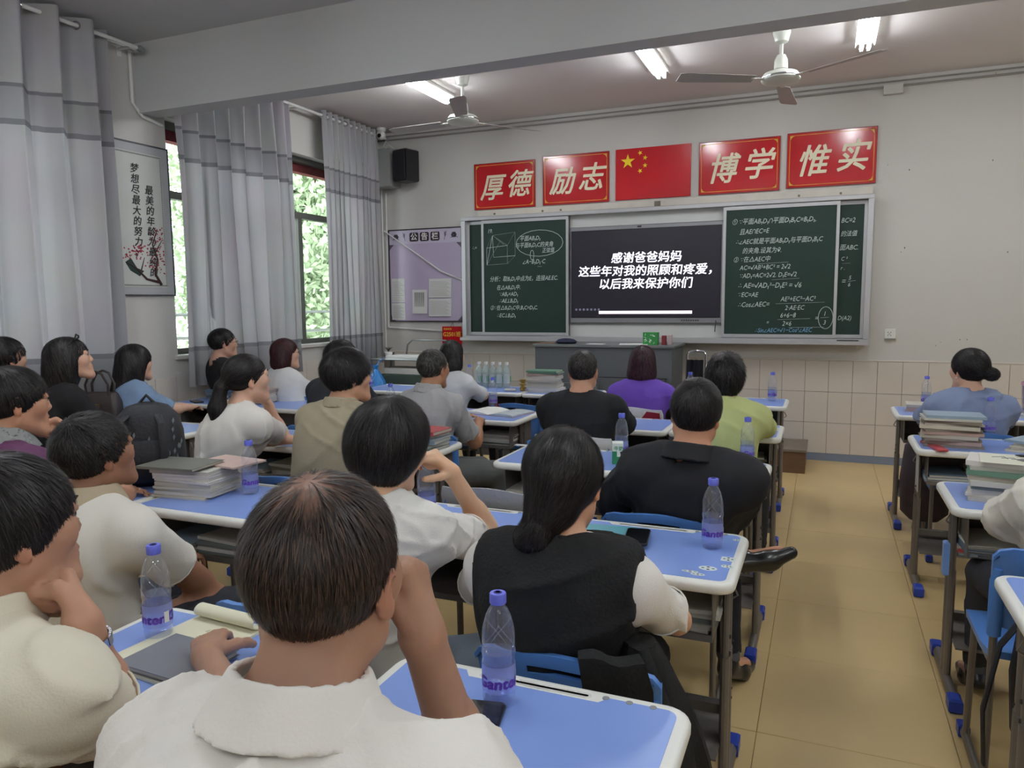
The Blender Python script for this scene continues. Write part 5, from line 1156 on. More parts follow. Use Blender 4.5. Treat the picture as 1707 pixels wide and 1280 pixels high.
def hand_prims(f, w_, D, N, side, curl=.5, k=.006, s=1., spread=.06, thumb=.5):
    D = nrm(D); N = nrm(N-D*np.dot(N, D)); Sd = np.cross(D, N)*side     # towards the thumb
    f.cone(w_, w_+D*.03*s, .024*s, .022*s, .02*s)
    for i, o in enumerate((.028, .010, -.009, -.027)):
        kn = w_+D*(.088-.006*abs(i-1))*s+Sd*o*s
        f.cone(w_+D*.02*s+Sd*o*.6*s, kn, .015*s, .0115*s, .012*s)
        d = nrm(D+Sd*spread*(1.5-i)); p = kn; c_ = curl if np.isscalar(curl) else curl[i]; r_ = (.0095, .0095, .009, .008)[i]*s
        for j, L_ in enumerate(((.043, .026, .021), (.047, .029, .022), (.043, .027, .021), (.034, .021, .018))[i]):
            a = c_*(1.25, 1.5, .9)[j]; d0 = d; n0 = nrm(N-d*np.dot(N, d)) if abs(np.dot(N, d)) < .98 else nN
            if j == 0: nn = n0
            d = nrm(d0*math.cos(a)+nn*math.sin(a)); nn = nrm(nn*math.cos(a)-d0*math.sin(a)); nN = nn
            q = p+d*L_*s; f.cone(p, q, r_, r_*.9, .004*s); p = q; r_ *= .9
    if np.mean(curl) > .7: f.ell(w_+D*.075*s+N*.020*s, (.028*s, .026*s, .026*s), None, .01)
    fist = np.mean(curl) > .85
    p = w_+D*.02*s+Sd*.022*s+N*.006*s; d = nrm(D*.65+Sd*.75+N*.25) if not fist else nrm(D*.85+Sd*.35+N*.35)
    for j, L_ in enumerate((.042, .032, .026)):
        q = p+d*L_*s; f.cone(p, q, (.0145, .0115, .0105)[j]*s, (.012, .0105, .009)[j]*s, .006*s); p = q; d = nrm(d*(1-.1)+D*.25*thumb+N*.5*thumb-Sd*.3*thumb) if not fist else nrm(D*(.35-.3*j)+N*.55-Sd*(.35+.45*j))
EYE = mat('dark_eye', (40, 30, 26), .1); EYEW = mat('eye_white', (215, 205, 200), .2)
M_hair = mat('hair', (255, 255, 255), .44, var=.0, attr='tint', spec=.3)
M_gl = mat('glasses_metal', (60, 56, 54), .3, metal=.6)
NPER = [0]
def person(label, head, hip, yaw=0, hyaw=None, hpitch=2, hroll=0, fem=False, sw=None, hs=1.0, bulk=1.0, skin=(206, 160, 134), h=.010, hf=.006, slouch=.03,
           armL=None, armR=None, legs=None, top=None, trousers=(40, 42, 50), hair=None, shoes=(30, 30, 34), seat=True, extra=None, seed=1, neck_back=.02, nlen=.050, lean=0, ears=True):
    """head: world centre; hip: (x, y) ; yaw: body; armX: (elbow, wrist, hand D, palm N, curl)"""
    NPER[0] += 1
    hc = np.array(head, float); F_ = A(math.sin(R(yaw)), math.cos(R(yaw)), 0); Rt = A(math.cos(R(yaw)), -math.sin(R(yaw)), 0); U = A(0, 0, 1)
    if hyaw is None: hyaw = math.degrees(math.atan2(-1.67-hc[0], 7.4-hc[1]))
    M = rotm(hyaw, hpitch, hroll); H = A(hip[0], hip[1], .535)
    N = hc+M.T@A(0, -.030, -.080)*hs-F_*neck_back-U*nlen*hs
    if sw is None: sw = .150 if fem else .172
    bw = (.90 if fem else 1.0)*bulk
    prims = []   # (kind, args, tag)
    def e(c, r, MM, k, tag_): prims.append(('e', (c, r, MM, k), tag_))
    def c(a, b, ra, rb, k, tag_): prims.append(('c', (a, b, ra, rb, k), tag_))
    Tv = nrm(N-H); sp = lambda t: H+(N-H)*t-F_*slouch*math.sin(math.pi*t)
    Dp = np.cross(U, Rt)*1.0; Dp = nrm(F_-Tv*np.dot(F_, Tv)); MT = np.array([Rt, Dp, np.cross(Rt, Dp)])
    for t, a_, b_, cc_ in ((.02, .170 if not fem else .178, .125, .115), (.22, .152 if not fem else .150, .115, .12), (.42, .147 if not fem else .138, .108, .12), (.60, .160, .115, .12), (.75, .170, .108, .105), (.88, .145, .080, .06)):
        e(sp(t), (a_*bw, b_*bw, cc_), MT, .05, 'torso')
    if fem:
        for s in (-1, 1): e(sp(.66)+Rt*s*.075+F_*.085, (.06, .055, .06), MT, .03, 'torso')
    nr = .047 if fem else .054
    c(hc+M.T@A(0, -.022, -.055)*hs, N-U*.015, nr*hs, (nr+.006)*hs, .025, 'neck')
    S = {}; arms = {}
    for s, k_, ar in ((-1, 'L', armL), (1, 'R', armR)):
        sh = N-U*.078+Rt*s*sw*bulk**.5+F_*.012; S[k_] = sh
        c(N-U*.010+Rt*s*.03, sh+U*.022-Rt*s*.03, .038, .046*bulk**.5, .05, 'torso'); c(sh, sh-U*.02, (.048 if fem else .056)*bulk**.5, .046 if fem else .054, .04, 'shoulder')
        ra, rb, rc = (.040, .033, .023) if fem else (.047*bulk, .038*bulk, .027)
        if ar is None:
            el = sh+F_*.17-U*max(.1, min(.27, sh[2]-.80))+Rt*s*.035; wr = el+F_*.19-Rt*s*.12-U*(el[2]-.785); ar = (el, wr, nrm(F_-Rt*s*.6), A(0, 0, -1), .25)
        el, wr, hd, hn, cu = ar[:5]; el = np.array(el, float); wr = np.array(wr, float); arms[k_] = (sh, el, wr)
        c(sh, el, ra+(.002 if fem else .006), rb, .022, 'uarm'+k_); c(el, wr, rb, rc, .012, 'farm'+k_); c(el+(wr-el)*.15, el+(wr-el)*.4, rb+.003, rb, .02, 'farm'+k_)
    lg = {}
    for s, k_ in ((-1, 'L'), (1, 'R')):
        if legs and k_ in legs: kn, an, toe = [np.array(v, float) for v in legs[k_]]
        else: kn = H+F_*.40+Rt*s*.13-U*.045; an = A(kn[0], kn[1], .085)+F_*.05; toe = A(an[0], an[1], .03)+F_*.15
        lg[k_] = (kn, an, toe); hj = H+Rt*s*.088*bw-U*.02
        c(hj, kn, .088*bw**.5, .056, .05, 'leg'); c(kn, an, .055, .036, .02, 'leg'); c(an-U*.02, toe, .034, .028, .015, 'foot')
    P = np.array([hc+M[1]*.13, hc-M[1]*.13, hc+U*.14] + [v for k_ in 'LR' for v in arms[k_]]+[arms[k_][2]+nrm((armL if k_ == 'L' else armR)[2])*.18 if (armL if k_ == 'L' else armR) else arms[k_][2]+F_*.14 for k_ in 'LR']+[v for k_ in 'LR' for v in lg[k_]]+[H-Rt*.24, H+Rt*.24, H-F_*.18-U*.15, sp(.5)-F_*.17])
    lo, hi = P.min(0)-.09, P.max(0)+.09; lo[2] = max(lo[2], 0.0)
    hd_lo, hd_hi = hc-.14, hc+.14
    fin = [[], [], []]
    boxes = [(hc-.125, hc+.125)]
    for k_, ar in (('L', armL), ('R', armR)):
        if ar is not None and len(ar) > 5 and ar[5]: wv = arms[k_][2]; dd = nrm(ar[2])*.1; boxes.append((np.minimum(wv-.06, wv+dd-.08), np.maximum(wv+.06, wv+dd+.08)))
    for i in range(3): fin[i] = [(b[0][i], b[1][i]) for b in boxes]
    f = Field(*[axis(lo[i], hi[i], h*1.45, fin[i], hf*(1.1 if h < .009 else 1.2)) for i in range(3)])
    run = lambda ff, tags, off=0, kk=None: [getattr(ff, 'ell' if p_[0] == 'e' else 'cone')(*p_[1], off=off) for p_ in prims if any(p_[2].startswith(t) for t in tags)]
    # body continuous: torso, limbs, head, hands
    run(f, ('torso', 'shoulder', 'neck', 'uarm', 'farm', 'leg', 'foot'), off=0)
    head_prims(f, hc, M, hs, fem)
    for s, k_, ar in ((-1, 'L', armL), (1, 'R', armR)):
        wr = arms[k_][2]
        if ar is None: d_, n_, cu = nrm(F_-Rt*s*.6), A(0, 0, -1), .25
        else: d_, n_, cu = ar[2], ar[3], ar[4]
        hand_prims(f, wr, np.array(d_, float), np.array(n_, float), s, cu, s=(.92 if fem else 1.0))
    V, Q = f.mesh()
    loc = (V-hc)@M.T/hs
    tint = np.ones((len(V), 3), np.float32)
    lip = np.exp(-((loc[:, 0]/.022)**4+((loc[:, 2]+.0575)/.011)**4))*(loc[:, 1] > .085); tint = tint*(1-lip[:, None]*np.array([.12, .38, .34]))
    ear = (np.abs(loc[:, 0]) > .068)*np.exp(-((loc[:, 2]/.04)**4+((loc[:, 1]+.01)/.03)**4)); tint = tint*(1-ear[:, None]*np.array([-.04, .1, .1]))
    body = np_mesh('person', V-np.array([H[0], H[1], 0]), Q, skin_mat('skin_%d_%d_%d' % skin, skin), None, True, np.clip(tint, 0, 1.05)); body.location = (H[0], H[1], 0)
    tag(body, label, 'person')
    org = np.array([H[0], H[1], 0])
    # eyes, brows
    T = lambda x, y, z: hc+hs*(M[0]*x+M[1]*y+M[2]*z)-org
    M4 = Matrix(M.T.tolist()).to_4x4()
    for sx in (-1, 1):
        g = G(); Mx = Matrix.Translation(T(sx*.0315, .0785, .0112)) @ M4
        g.lathe([(.001, -.0115), (.007, -.009), (.011, -.003), (.0115, 0), (.011, .003), (.007, .009), (.001, .0115)], 12, Mx); ob = g.build('eye', EYEW, body, True)
        g = G(); g.lathe([(.0055, 0), (.0045, .0012), (.001, .0018)], 10, Mx @ Matrix.Translation((0, .0108, 0)) @ Matrix.Rotation(R(-90), 4, 'X')); g.build('iris', EYE, ob, True)
        g = G(); g.tube([tuple(T(sx*x, y, z)) for x, y, z in ((.014, .098, .033), (.028, .097, .038), (.044, .086, .034))], [.002, .0032, .001], 6, sy=.5); g.build('eyebrow', mat('brow_hair', (36, 28, 24), .8), body, True)
    # clothes
    def garment(name, m, tags, off, sleeve=None, hem=None, neckcut=True, wr=.0022, big=0, hh=None, cuts=(), flare=.010, neck_r=.012, low_neck=0, stop=None):
        L0 = [sp(0)-.24, sp(1)+.12, sp(.5)-.2]; pts_ = [H-Rt*.24-F_*.18-U*.14, H+Rt*.24+F_*.18, N+U*.09, sp(.4)-F_*.2]
        for k_ in 'LR':
            sh, el, wv = arms[k_]; pts_ += [sh+Rt*(.1 if k_ == 'R' else -.1)]
            if sleeve is not None: pts_ += [sh+(el-sh)*min(1, sleeve), sh+(el-sh)*min(1, sleeve)+Rt*(.08 if k_ == 'R' else -.08)]
            if sleeve is not None and sleeve > 1: pts_ += [wv, wv+Rt*(.06 if k_ == 'R' else -.06)]
        pts_ = np.array(pts_); a, b = pts_.min(0)-.085, pts_.max(0)+.085; hh = hh or h*1.08
        if stop is not None: a[2] = min(a[2], stop)
        ff = Field(*[axis(a[i], b[i], hh) for i in range(3)])
        run(ff, tags, off)
        hemring = []
        if sleeve is not None:
            for k_ in 'LR':
                sh, el, wv = arms[k_]; ra, rb, rc = (.041, .034, .025) if fem else (.053*bulk, .041*bulk, .030)
                t = min(sleeve, 1.0); e_ = sh+(el-sh)*t
                ff.cone(sh, e_, ra+off, (ra+(rb-ra)*t)+off+(flare if sleeve < 1 else .004), .03)
                if sleeve < 1:
                    n0 = nrm(el-sh); rr_ = (ra+(rb-ra)*t)+off+flare+.0012; a1 = nrm(np.cross(n0, A(0, .3, 1))); a2 = np.cross(n0, a1); hemring.append([tuple(e_-n0*.014-org+a1*rr_*math.cos(q*.3491)+a2*rr_*math.sin(q*.3491)) for q in range(19)])
                    n_ = nrm(el-sh); ff.cut(e_-n_*.004, n_, .004, e_-.11, e_+.11)
                    ff.cone(e_-n_*.03, e_+n_*.03, (ra+(rb-ra)*t)+.0015, (ra+(rb-ra)*t)+.0035+flare*.55, .003, 's')
                else:
                    t2 = sleeve-1; w_ = el+(wv-el)*t2; ff.cone(el, w_, rb+off+.004, rb+(rc-rb)*t2+off+.004, .012); n_ = nrm(wv-el); ff.cut(w_-n_*.004, n_, .004, w_-.075, w_+.075)
        if hem is not None: ff.cut(sp(hem), -Tv)
        if neckcut:
            nt = nrm(hc-M[1]*.02-N); base = N-U*.01+F_*low_neck
            ff.cone(base-nt*.01+F_*low_neck, base+nt*.12, nr+neck_r, nr+neck_r+.004, .006, 's'); ff.cut(N+nt*.038, nt, .004)
        for p_, n_ in cuts: ff.cut(p_, nrm(n_))
        if wr or big: wrinkle(ff, wr or .0005, seed*7+len(name), big)
        v, q = ff.mesh(); ob = np_mesh(name, v-org, q, m, body)
        for P_ in hemring:
            if h < .011: g = G(); g.tube(P_, .0022, 6); g.build('sleeve_hem', m, ob, True)
        return ob
    ctx = dict(N=N, S=S, H=H, sp=sp, F=F_, Rt=Rt, U=U, hc=hc, M=M, arms=arms, body=body, org=org, garment=garment, Tv=Tv, lg=lg, nr=nr, hs=hs, T=T)
    # trousers + shoes
    if trousers:
        pts_ = np.array([H-Rt*.25-F_*.18, H+Rt*.25+U*.1]+[v for k_ in 'LR' for v in lg[k_][:2]]); a, b = pts_.min(0)-.1, pts_.max(0)+.1; a[2] = max(a[2], .04)
        ff = Field(*[axis(a[i], b[i], .0135) for i in range(3)]); run(ff, ('leg',), .011)
        ff.ell(sp(.02), (.17*bw, .125*bw, .115), MT, .04, off=.008); ff.cut(sp(.14), Tv)
        for k_ in 'LR': kn, an, toe = lg[k_]; n_ = nrm(an-kn); ff.cut(an-n_*.03, n_, .004, an-.09, an+.09)
        wrinkle(ff, .0035, seed*3, .002); v, q = ff.mesh(); np_mesh('trousers', v-org, q, mat('cloth_%d_%d_%d' % trousers, trousers, .85, var=.12, scale=9, bump=.1, bscale=300), body)
    for k_ in 'LR':
        kn, an, toe = lg[k_]; ud = nrm(kn-an); fd = nrm(toe-an); a, b = np.minimum(an, toe)-.09, np.maximum(an, toe)+.09; a[2] = max(a[2], -.012)
        ff = Field(*[axis(a[i], b[i], .008 if h < .0095 else .011) for i in range(3)])
        dn = nrm(-ud+fd*np.dot(ud, fd)); heel = an+dn*.035-fd*.015; tip = toe+fd*.045+dn*.004
        ff.cone(heel, heel+fd*.12, .036, .038, .02); ff.cone(heel+fd*.11, tip, .038, .024, .02); ff.cone(an+ud*.012, an, .040, .040, .02); ff.cut(an+ud*.02, ud); ff.cut(heel+dn*.030, dn, .006)
        v, q = ff.mesh(); np_mesh('shoe', v-org, q, mat('shoe_%d_%d_%d' % shoes, shoes, .3, var=.1, coat=.3), body)
        if h < .011: ff = Field(*[axis(a[i], b[i]+.1, .011) for i in range(3)]); ff.cone(an-ud*.01, an+ud*.13, .043, .050, .01); ff.cut(an+ud*.12, ud); ff.cut(an-ud*.0, -ud); v, q = ff.mesh(); np_mesh('sock', v-org, q, mat('grey_sock', (84, 86, 90), .9, bump=.2), body)
    if top: top(ctx)
    if hair: hair(ctx, seed)
    if extra: extra(ctx)
    return ctx
def cloth(rgb, rough=.85, bump=.12, bs=260, var=.05): return mat('cloth_%d_%d_%d' % rgb, rgb, rough, var=var, scale=10, bump=bump, bscale=bs)
def collar(ctx, m, h0=.042, flare=.45, thick=.0045, hh=.005, name='collar', open_=0, r_add=.0, lift_=.008):
    N, nr, hc, M, org = ctx['N'], ctx['nr']*ctx['hs'], ctx['hc'], ctx['M'], ctx['org']; n_ = nrm(hc-M[1]*.03-N); a = N-.13; b = N+.13
    ff = Field(*[axis(a[i], b[i], hh) for i in range(3)]); X, Y, Z = ff.pts((slice(None),)*3); B = N+ctx['U']*lift_
    x, y, z = X-B[0], Y-B[1], Z-B[2]; t = x*n_[0]+y*n_[1]+z*n_[2]; rr = np.sqrt(np.maximum(x*x+y*y+z*z-t*t, 0))
    tgt = nr+.012+r_add+flare*np.maximum(0, h0-t)**1.0
    d = np.maximum(np.abs(rr-tgt)*.9-thick, np.abs(t-(h0*.5-.006))-(h0*.5+.006))
    Fd = ctx['F']; fr = (x*Fd[0]+y*Fd[1]); side = np.abs(x*ctx['Rt'][0]+y*ctx['Rt'][1]); d = np.maximum(d, (.012+open_-side)*np.where(fr > 0, 1, -1)-np.where(fr > 0, 0, 1))
    ff.F = d.astype(np.float32); v, q = ff.mesh(); np_mesh(name, v-org, q, m, ctx['body'])
def tee(rgb, sleeve=.72, col=None, colargs={}, wr=.0022, big=.002, off=.012, hh=None, hem=-.02, **kw):
    def f(ctx):
        ctx['garment']('shirt', cloth(rgb), ('torso', 'shoulder'), off, sleeve, hem, wr=wr, big=big, hh=hh, **kw)
        if col: collar(ctx, cloth(col), **colargs)
    return f
# ---- hair: a cap with strands laid over it, built in head coordinates
def hair_builder(style, rgb=(14, 12, 13), rgb2=(62, 56, 56), n=3000, L=.05, w=.0016, lift=.004, h=.006, thick=.012, grav=.6, hi=1.9, jit=.12, whorl=(0, -.055, .115), back=0, fly=.0, seedo=0, front=.075, grow=None, scalp=None, balding=None, part=None, capk=1.0):
    def f(ctx, seed):
        M, hc, hs, org = ctx['M'], ctx['hc'], ctx['hs'], ctx['org']; rr = np.random.RandomState(seed*13+seedo)
        zlo = {'short': -.12, 'bob': -.2, 'long': -.48, 'pony': -.42, 'bun': -.16, 'bowl': -.15, 'lowbun': -.22}[style]
        ylo = -.2 if style not in ('pony', 'long') else -.26
        ff = Field(axis(-.15, .15, h), axis(ylo, .14, h), axis(zlo, .165, h))
        ff.ell((0, -.013, .033), (.0745+thick*.75, .095+thick, .083+thick))
        X, Y, Z = ff.pts((slice(None),)*3)
        if style == 'short':
            zl = np.interp(Y, [-.12, -.07, -.035, -.026, -.006, .0, .018, .024, .05, .075, .09, .13], [-.070, -.072, -.055, .012, .028, .02, -.012, .03, .052, front-.012, front, front])
        elif style == 'bowl': zl = np.interp(Y, [-.12, -.03, -.005, .02, .045, .075, .09, .13], [-.105, -.095, -.05, -.03, .0, .035, .05, .05])
        elif style in ('bun', 'lowbun', 'pony'): zl = np.interp(Y, [-.12, -.07, -.035, -.026, -.006, .0, .018, .03, .06, .085, .13], [-.07, -.075, -.06, .005, .022, .01, -.02, .025, .055, .078, .078])
        else: zl = np.interp(Y, [-.12, .0, .022, .035, .055, .08, .13], [-.3, -.3, -.1, .0, .05, .075, .08])
        if style in ('bob', 'long'):
            if style == 'bob':
                ff.ell((0, -.035, -.03), (.096, .078, .105), None, .03); ff.ell((0, -.05, -.075), (.100, .070, .06), None, .03)
                zl = np.minimum(zl, np.where(Y < .035, -.128, zl))
            else:
                ff.ell((0, -.035, -.03), (.092, .078, .12), None, .03); ff.cone((0, -.06, -.05), (0, -.105+back, -.2), .085, .075, .03); ff.cone((0, -.105+back, -.2), (0, -.12+back, -.36), .072, .05, .03)
                for sx in (-1, 1): ff.cone((sx*.07, -.01, 0), (sx*.075, -.02, -.12), .026, .024, .03)
        if style == 'bowl': ff.ell((0, -.035, .0), (.094, .082, .10), None, .03)
        pre = Field(*ff.ax); pre.F = ff.F.copy()
        d = (zl-Z)*.75
        if style in ('short', 'pony', 'bun', 'lowbun', 'bowl'): ff.F = ff.F+(thick*.62*np.exp(np.minimum(d, 0)/(.016 if style != 'bowl' else .008))).astype(np.float32)
        ff.F = np.maximum(ff.F, d.astype(np.float32))
        # keep the face clear
        face = np.sqrt((X/.064)**2+((Y-.10)/.075)**2+((Z+.03)/.088)**2)-1
        if style in ('bob', 'long', 'bowl'): ff.F = np.maximum(ff.F, (-face*.06).astype(np.float32))
        tie = None
        if style == 'pony':
            tie = A(0, -.108, -.01); ff.cone((0, -.10, 0), (0, -.13, -.02), .026, .024, .02); ff.cone((0, -.13, -.02), (0, -.155, -.12), .027, .040, .02); ff.cone((0, -.155, -.12), (.02, -.15, -.26), .040, .034, .02); ff.cone((.02, -.15, -.26), (.03, -.14, -.38), .034, .010, .02)
        if style == 'bun': tie = A(.045, -.10, -.01); ff.ell((.05, -.115, -.012), (.042, .034, .036), None, .012)
        if style == 'lowbun': tie = A(-.03, -.098, -.085); ff.ell((-.040, -.102, -.110), (.046, .034, .038), None, .010); ff.ell((-.01, -.068, -.045), (.058, .05, .052), None, .03)
        if tie is not None: pre.F = np.minimum(pre.F, ff.F)
        # soft strand grooves on the cap
        I = np.nonzero(np.abs(ff.F) < .02); x, y, z = ff.ax[0][I[0]], ff.ax[1][I[1]], ff.ax[2][I[2]]; an = np.arctan2(x-whorl[0], y-whorl[1])
        ff.F[I] += (.0005*np.sin(an*46+3*np.sin(z*30+seed))+.0013*np.sin(an*13+z*24+2*np.sin(z*40+seed))+.001*np.sin(x*70+3*np.sin(z*50))).astype(np.float32)
        v, q = ff.mesh(); S_, Gd = pre.grid_sampler()
        c1 = np.array(lin(rgb)); c2 = np.array(lin(rgb2)) if rgb2 else c1*hi
        tint = np.tile(c1*.8, (len(v), 1))
        if scalp is not None:
            k_ = np.clip(1-np.linalg.norm((v-np.array(balding[0]))/np.array(balding[1]), axis=1), 0, 1)[:, None]**.6; tint = tint*(1-k_)+np.array(lin(scalp))*k_
            low = np.clip((-.028-v[:, 2])/.035, 0, 1)[:, None]*.5; tint = tint*(1-low)+np.array(lin(scalp))*low
        # strands
        ns = int(n*.72); idx = rr.randint(0, len(v), ns); p = v[idx]+rr.normal(size=(ns, 3))*.002
        if grow is not None: keep = rr.rand(ns) < grow(p); p = p[keep]
        nn = len(p)
        def flow(p):
            if tie is not None:
                dwn = p[:, 1] < -.115 if style == 'pony' else np.zeros(len(p), bool)
                d = tie-p; 
                if style == 'pony': d[dwn] = A(0, -.05, -1)
                return d/(np.linalg.norm(d, axis=1)[:, None]+1e-6)
            d = p-np.array(whorl); 
            if part is not None: d[:, 1] *= .4; d[:, 0] = (p[:, 0]-part)*1.6
            d = d/(np.linalg.norm(d, axis=1)[:, None]+1e-6); d[:, 2] -= grav+np.clip(-p[:, 2]*18, 0, 3); return d
        steps = 3; rings = []; Ls = L*rr.uniform(.6, 1.2, (nn, 1)); jd = rr.normal(size=(nn, 3))*jit; lf = rr.uniform(.3, 1, nn)*lift
        for s in range(steps+1):
            g_ = Gd(p); dist = S_(p); p = p-g_*((dist-lf*(s/steps)**1.2-.0006)[:, None])
            d = flow(p)+jd; d = d-g_*(np.sum(d*g_, 1)[:, None]); d /= np.linalg.norm(d, axis=1)[:, None]+1e-6
            if fly: d = d+g_*fly*(s/steps)*rr.rand(nn, 1); 
            sd = np.cross(d, g_); wd = w*1.1*(1.0, 1.1, .8, .15)[s]; rings.append((p+sd*wd*.5, p-sd*wd*.5)); p = p+d*Ls/steps
        SV = np.stack([r for pr in rings for r in pr], 1).reshape(-1, 3); b_ = (np.arange(nn)*2*(steps+1))[:, None]; SQ = np.concatenate([b_+np.array([[2*s, 2*s+1, 2*s+3, 2*s+2]]) for s in range(steps)], 0)
        rt = rr.rand(nn, 1)**3; st = c1*(1-rt)+c2*rt; st = np.repeat(st, 2*(steps+1), 0)  # random paler strands
        allv = np.concatenate([v, SV]); allq = np.concatenate([q, SQ+len(v)]); allt = np.concatenate([tint, st])
        W_ = hc-org+(allv*hs)@M
        np_mesh('hair', W_, allq, M_hair, ctx['body'], True, allt)
    return f
def glasses(ctx):
    T = ctx['T']; b = ctx['body']
    for sx in (-1, 1):
        g = G(); g.tube([tuple(T(sx*.032+.022*math.cos(a), .108-.004*abs(math.cos(a)), .008+.017*math.sin(a))) for a in [k/12*6.283 for k in range(13)]], .0012, 5); g.tube([tuple(T(sx*.054, .104, .012)), tuple(T(sx*.074, .06, .012)), tuple(T(sx*.08, -.005, .012))], .0014, 5); g.build('glasses_rim', M_gl, b, True)
def sit(x, y, label, key, rz=0, cover=None): chair(key, x, y, label, rz)
V3 = lambda v: np.array(v, float)
Y = lambda px, py, y: V3(at_y(px, py, y)); Zp = lambda px, py, z: V3(at_z(px, py, z)); Dd = lambda px, py, d: V3(at_d(px, py, d))
SH = dict(style='short')
# closest man: white polo, thinning crown, right fist at the cheek, left hand on the notepad
def grow_thin(p): k = np.linalg.norm((p-A(0, -.045, .105))/A(.055, .065, .05), axis=1); return np.clip(k*.9-.05, .25, 1)
person('man in white polo with thinning crown, right fist at his cheek', Dd(541, 965, .83), (-.50, .37), yaw=-6, hyaw=-12, hpitch=-3, hroll=2, h=.008, hf=.0048, slouch=.05, bulk=1.06,
    skin=(168, 128, 106), armR=(Zp(790, 1285, .80)+A(.0, -.02, 0), Dd(704, 1058, .93), nrm(Dd(688, 955, .94)-Dd(704, 1058, .93)), A(-1, -.15, 0), (1.15, 1.1, 1.1, 1.1), True),
    armL=(A(-.86, .90, .80), A(-1.12, 1.075, .80), A(-.65, .75, .03), A(.2, .1, -1), (.45, .5, .55, .6), True),
    top=tee((232, 228, 222), .66, (232, 228, 222), dict(h0=.044, flare=.5, hh=.0045, thick=.0045, r_add=.003), wr=.0024, big=.0045, hh=.008), trousers=(40, 44, 54), neck_back=.03,
    hair=hair_builder(**SH, rgb=(34, 27, 24), rgb2=(88, 66, 54), n=16000, L=.030, w=.0011, lift=.005, h=.0045, thick=.006, grav=.35, whorl=(0, -.045, .12), grow=grow_thin, scalp=(128, 92, 74), balding=((0, -.045, .115), (.05, .06, .05))), seed=3)
# man at the left edge, cream polo, hand before his chin with a silver watch
def watch(ctx):
    sh, el, wv = ctx['arms']['R']; n_ = nrm(wv-el); c_ = wv-n_*.035-ctx['org']; g = G(); Mx = Matrix.Translation(c_) @ Vector(n_).to_track_quat('Z', 'Y').to_matrix().to_4x4()
    n = 18
    for k in range(n):
        a = k/n*6.283; g.box(.031, .035, -.0052, .0052, -.008, .008, Mx @ Matrix.Rotation(a, 4, 'Z'))
    g.build('watch_band', M_chrome, ctx['body']); g = G(); g.lathe([(.017, .030), (.017, .040), (.015, .042), (.001, .042)], 18, Mx @ Matrix.Rotation(R(-90), 4, 'Z') @ Matrix.Rotation(R(90), 4, 'X')); g.build('watch_case', M_chrome, ctx['body'], 50)
hL = Dd(12, 886, 1.19)
def sleeve_print(ctx):
    watch(ctx)
person('man in cream polo at the left edge with a silver watch', hL, (-1.26, .42), yaw=8, hyaw=12, hpitch=2, hroll=0, h=.008, hf=.005, bulk=1.12, slouch=.05, skin=(182, 138, 114), hs=1.0,
    armR=(Zp(185, 1200, .82), Dd(138, 1040, 1.17), nrm(Dd(105, 945, 1.24)-Dd(138, 1040, 1.17)), A(-.8, -.5, .2), (1.1, 1.1, 1.1, 1.1), True), armL=(A(-1.50, .64, .82), A(-1.40, .80, .64), A(.1, 1, -.2), A(0, 0, -1), .3),
    top=tee((222, 216, 196), .72, (222, 216, 196), dict(h0=.045, flare=.45, hh=.005), wr=.002, big=.004, hh=.008), extra=sleeve_print, trousers=(60, 60, 64),
    hair=hair_builder(**SH, n=14000, L=.05, w=.0013, lift=.008, h=.005, thick=.014, grav=.5, front=.06, hi=2.6), seed=4)
# man in off-white polo with woven collar
person('man in off-white polo with a woven tan collar, right arm hanging down', Y(160, 757, 1.49), (-2.00, 1.50), yaw=4, hyaw=10, hpitch=10, hroll=3, h=.009, hf=.005, slouch=.05, bulk=1.08, skin=(150, 108, 84),
    armR=(Y(318, 965, 1.66)+A(-.02, 0, .02), A(-1.83, 1.84, .52), A(-.2, .6, -.5), A(-.5, 0, -1), .4), armL=(A(-2.28, 1.62, .74), A(-2.10, 1.85, .62), A(.2, .8, 0), A(0, 0, -1), .4), legs={'R': (A(-1.70, 1.93, .50), A(-1.66, 1.98, .09), A(-1.64, 2.13, .03))},
    top=tee((222, 218, 208), .80, (178, 164, 138), dict(h0=.050, flare=.55, hh=.006, thick=.006, r_add=.007), wr=.0026, big=.005), trousers=(34, 36, 44),
    hair=hair_builder(**SH, n=9000, L=.022, w=.0014, lift=.007, h=.006, thick=.012, grav=.1, fly=.5, front=.066), seed=5)
# man far left in grey and purple, hand at mouth
person('man in a grey and purple shirt resting his mouth on his hand', Y(25, 672, 1.68), (-2.65, 1.52), yaw=14, hyaw=22, hpitch=-2, h=.009, hf=.006, slouch=.05, skin=(196, 146, 118),
    armR=(A(-2.43, 1.98, .79), Y(118, 722, 1.90), nrm(Y(70, 712, 1.86)-Y(118, 722, 1.90)), A(0, -.9, .3), (.8, .9, 1, 1), True), armL=None,
    top=lambda ctx: (ctx['garment']('shirt', cloth((96, 52, 88)), ('torso', 'shoulder'), .012, .75, -.02, wr=.0026, big=.004), collar(ctx, cloth((140, 144, 142)), h0=.05, flare=.9, thick=.005, hh=.007)),
    hair=hair_builder(**SH, n=6000, L=.05, w=.0016, lift=.007, h=.006, thick=.014, grav=.5, hi=2.4), seed=6)
# head at the left edge behind
person('dark-haired person at the left edge before the closest curtain, mostly cut off', A(-4.34, 2.82, 1.20), (-4.38, 2.66), yaw=10, hyaw=8, h=.014, hf=.009, top=tee((30, 30, 34), .75), hair=hair_builder(**SH, n=1500, L=.05, w=.003, h=.009, thick=.018), seed=7)
